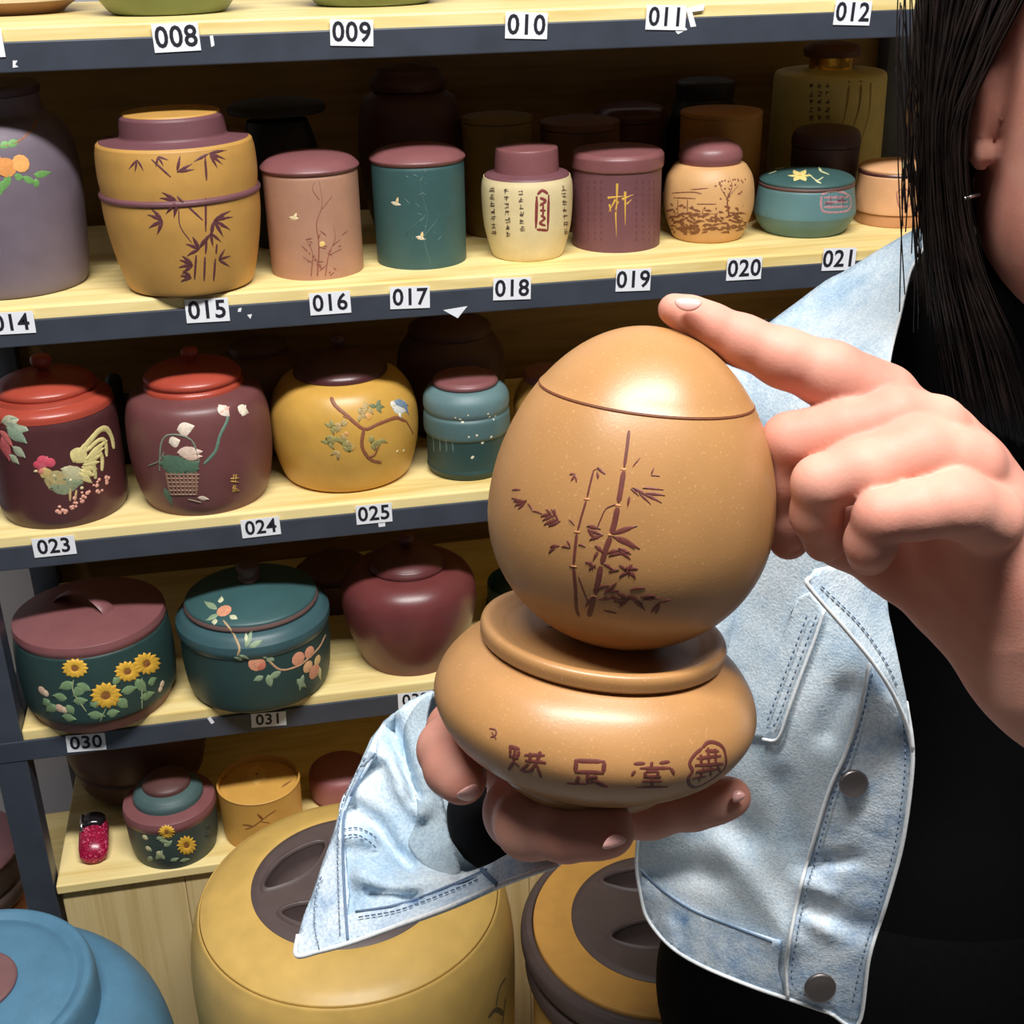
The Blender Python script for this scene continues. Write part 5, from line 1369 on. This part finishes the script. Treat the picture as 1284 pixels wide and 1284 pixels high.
# --- the open sleeve hanging from her right forearm
slv = Cloth([(541, 868, .690), (485, 905, .700), (440, 985, .690), (405, 1080, .672), (372, 1195, .652), (445, 1178, .632), (560, 1138, .612), (700, 1085, .602), (650, 1066, .612), (575, 1090, .650), (556, 1010, .690), (532, 930, .690), (500, 1050, .664), (480, 1120, .645), (450, 1060, .660), (520, 990, .668)], 'd',
    folds=[([(490, 905), (505, 950), (522, 1000)], -0.018, 8), ([(470, 945), (490, 950), (505, 990), (528, 1020)], 0.010, 10), ([(440, 1010), (470, 1030), (490, 1060), (515, 1088)], -0.014, 9), ([(455, 1100), (490, 1115), (520, 1105), (560, 1100)], 0.010, 14), ([(465, 1120), (520, 1126)], -0.007, 7), ([(430, 980), (470, 925)], 0.007, 9), ([(430, 1050), (470, 1052)], .006, 8), ([(540, 1020), (555, 1070)], .006, 16)])
so = [(541, 868), (515, 880), (485, 905), (468, 925), (452, 960), (432, 1000), (420, 1040), (405, 1080), (392, 1120), (380, 1150), (374, 1175), (372, 1198), (400, 1193), (440, 1181), (448, 1174), (500, 1160), (560, 1138), (625, 1110), (690, 1086), (712, 1074), (690, 1066), (645, 1068), (610, 1085), (578, 1092), (569, 1060), (560, 1020), (551, 985), (538, 940), (534, 905)]
sv = slv.panel('sleeve', so, DEN, jk, step=7, thick=0.0022)
slv.panel('cuff_band', [(372, 1198), (376, 1165), (384, 1142), (430, 1150), (446, 1142), (500, 1134), (560, 1112), (610, 1090), (650, 1070), (712, 1072), (690, 1087), (625, 1110), (560, 1138), (500, 1160), (448, 1175), (440, 1182), (400, 1193)], DENW, jk, step=7, thick=0.002, lift=0.003, smooth_outline=False)
slv.panel('sleeve_placket', [(470, 924), (452, 962), (434, 1000), (421, 1042), (406, 1082), (394, 1120), (386, 1148), (398, 1176), (430, 1172), (436, 1120), (430, 1060), (432, 1020), (446, 985), (470, 945)], DENW, jk, step=7, thick=0.0018, lift=0.0025, smooth_outline=False)
slv.panel('sleeve_lining', [(541, 869), (522, 884), (506, 915), (510, 955), (522, 1000), (522, 1030), (512, 1058), (530, 1082), (556, 1093), (577, 1092), (568, 1060), (559, 1020), (550, 985), (537, 940), (534, 905)], DEND, jk, step=6, thick=0.0018, lift=0.0016)
sub('cuff_seam', [slv.seam([(446, 1143), (500, 1134), (560, 1112), (610, 1090)], 0.0006, 0.0036), slv.seam([(436, 1178), (432, 1120), (430, 1060), (432, 1020), (446, 985), (470, 945)], 0.0007, 0.004), slv.seam([(604, 1090), (612, 1098), (624, 1110)], 0.0012, 0.004)], FRAY)
sub('cuff_edge', [slv.seam([(374, 1172), (372, 1198), (400, 1193), (440, 1182), (500, 1160), (560, 1138), (625, 1110), (700, 1084)], 0.0013, 0.0028)], EDGE)
sub('stitching', slv.stitches([(450, 1150), (500, 1141), (560, 1119), (606, 1100)], 0.0004, 5, 3, 0.0056) + slv.stitches([(426, 1172), (424, 1120), (423, 1060), (426, 1022), (438, 985), (462, 945)], 0.0004, 5, 3, 0.005) + slv.stitches([(430, 1040), (448, 1038), (466, 1046), (476, 1056)], 0.0004, 4, 3, 0.003) + slv.stitches([(430, 1048), (448, 1047), (464, 1056), (474, 1066)], 0.0004, 4, 3, 0.003) + slv.stitches([(400, 1190), (394, 1160), (396, 1120), (404, 1096)], 0.0004, 5, 3, 0.0056), THREAD)
# rear half of the sleeve, joining it to the elbow
svb = Cloth([(541, 868, .70), (485, 905, .705), (440, 985, .70), (400, 1090, .68), (372, 1195, .662), (560, 1138, .66), (640, 1080, .70), (600, 960, .80), (560, 1010, .76), (480, 1060, .715)], 'd')
svb.panel('sleeve_back', [(541, 870), (515, 882), (485, 907), (468, 928), (452, 964), (433, 1003), (421, 1043), (406, 1083), (393, 1122), (381, 1152), (374, 1194), (448, 1170), (560, 1132), (640, 1092), (660, 1000), (640, 900), (590, 870)], DEND, jk, step=12, thick=0.002, smooth_outline=False)

# --- hair
HAIR = None
hm, nt, bs = base_mat('dark_brown_hair')
n1 = N(nt, 'ShaderNodeTexNoise'); n1.inputs['Scale'].default_value = 90; nt.links.new(coords(nt), n1.inputs[0])
rr = ramp(nt, n1.outputs[0], [(0.3, lin((14, 10, 9))), (0.7, lin((36, 25, 22)))])
nt.links.new(rr.outputs[0], bs.inputs['Base Color']); bs.inputs['Roughness'].default_value = 0.55; bs.inputs['Specular IOR Level'].default_value = 0.2
HAIR = hm
gA = [(1236, -150, .625), (1178, -60, .618), (1168, 40, .618), (1166, 140, .622), (1168, 240, .624), (1174, 340, .620), (1184, 430, .612), (1200, 520, .602)]
gB = [(1330, -110, .60), (1284, -20, .60), (1232, 85, .605), (1200, 165, .61), (1202, 260, .615), (1222, 345, .612), (1262, 440, .602), (1296, 560, .594)]
geos = []
hr = random.Random(3)
for i in range(1300):
    t = hr.random()
    wob = hr.gauss(0, 13); ph_ = hr.uniform(0, 6.28); dy = hr.gauss(0, 0.011)
    cut = hr.uniform(0.72, 1.08)
    pts = []
    for j, (a, b) in enumerate(zip(gA, gB)):
        u = j / (len(gA) - 1)
        if u > cut: break
        tt = min(1.0, t) + math.sin(u * 3.4 + ph_) * 0.07
        x = a[0] + (b[0] - a[0]) * tt + wob * u * 0.8 + math.sin(u * 9 + ph_ * 2) * 3.5
        y = a[1] + (b[1] - a[1]) * tt
        yy = a[2] + (b[2] - a[2]) * tt + dy * (0.4 + u)
        pts.append(at_y(x, y, yy))
    if len(pts) < 3: continue
    P = spline(pts, 3)
    r0 = hr.uniform(0.0003, 0.0009)
    geos.append(tube_geo(P, [r0 * (1 - 0.75 * (q / (len(P) - 1)) ** 2) for q in range(len(P))], 4))
for i in range(70):            # loose wisps outside the mass
    x0 = hr.uniform(1126, 1176); ph_ = hr.uniform(0, 6.28); y0 = hr.uniform(-60, 120); y1 = hr.uniform(220, 420); dr = hr.uniform(-3, 24)
    pts = []
    for q in range(6):
        u = q / 5
        pts.append(at_y(x0 + 7 * math.sin(u * 3 + ph_) + u * dr, y0 + (y1 - y0) * u, 0.63 - 0.02 * u))
    geos.append(tube_geo(spline(pts, 3), 0.00035, 4))
V, Fc = merge(geos)
hair = pl('hair', mesh_from(V, Fc, True), HAIR, None, 'long straight dark brown hair')
def f_hair(P):
    cap = ell(P, hp(0, 0.022, 0.030), (0.078, 0.102, 0.100), HR)
    L = (P - HC.astype(np.float32)) @ HR.astype(np.float32)
    cap = np.maximum(cap, np.minimum(-(L[..., 1] + 0.002), 0.068 - L[..., 2] - 0.25 * np.abs(L[..., 0])))
    bk = chain(P, [(hp(0.01, 0.055, 0.0), .066), (hp(0.02, 0.07, -0.13), .052), (hp(0.03, 0.11, -0.24), .035)], .03)
    f = smin(cap, bk, 0.03)
    side = chain(P, [(at_y(1256, -60, .645), .020), (at_y(1212, 50, .642), .016), (at_y(1190, 150, .643), .011), (at_y(1190, 270, .642), .009), (at_y(1194, 370, .634), .007), (at_y(1220, 480, .622), .003)], .02)
    return smin(f, side, 0.015)
hb = link('hair_mass', net_mesh([surface_net(f_hair, HC + np.array([-0.19, -0.15, -0.36]), HC + np.array([0.13, 0.17, 0.16]), 0.004)]), HAIR, hair)
# eyes, brows, lips (mostly outside the frame)
for s in (-1, 1):
    V, Fc = lathe_geo([(0.0105 * math.cos(a), 0.0105 * math.sin(a)) for a in np.linspace(-math.pi / 2, math.pi / 2, 9)], 16, False)
    c = hp(s * 0.031, -0.0795, 0.012)
    link('eye', mesh_from([tuple(c + np.array(v) * (1, .8, .55)) for v in V], Fc, True), plain('dark_eye', (36, 26, 24), 0.15), body)
    V, Fc = tube_geo([hp(s * x, -0.090 + abs(x - .03) * .35, 0.034 - abs(x - .036) * .15) for x in (.014, .024, .034, .044, .05)], 0.0022, 6)
    link('eyebrow', mesh_from(V, Fc, True), HAIR, body)
V, Fc = tube_geo([hp(x, -0.0905 + abs(x) * .35, -0.060) for x in (-.02, -.01, 0, .01, .02)], [.002, .0042, .005, .0042, .002], 8)
link('lips', mesh_from(V, Fc, True), plain('lips', (186, 92, 88), 0.4), body)
# silver ear chain
V, Fc = tube_geo([at_y(x, y, .612) for x, y in ((1197, 255), (1206, 250), (1216, 247), (1228, 244))], 0.0011, 6)
link('ear_chain', mesh_from(V, Fc, True), plain('silver', (200, 204, 208), 0.25, 1.0), body)
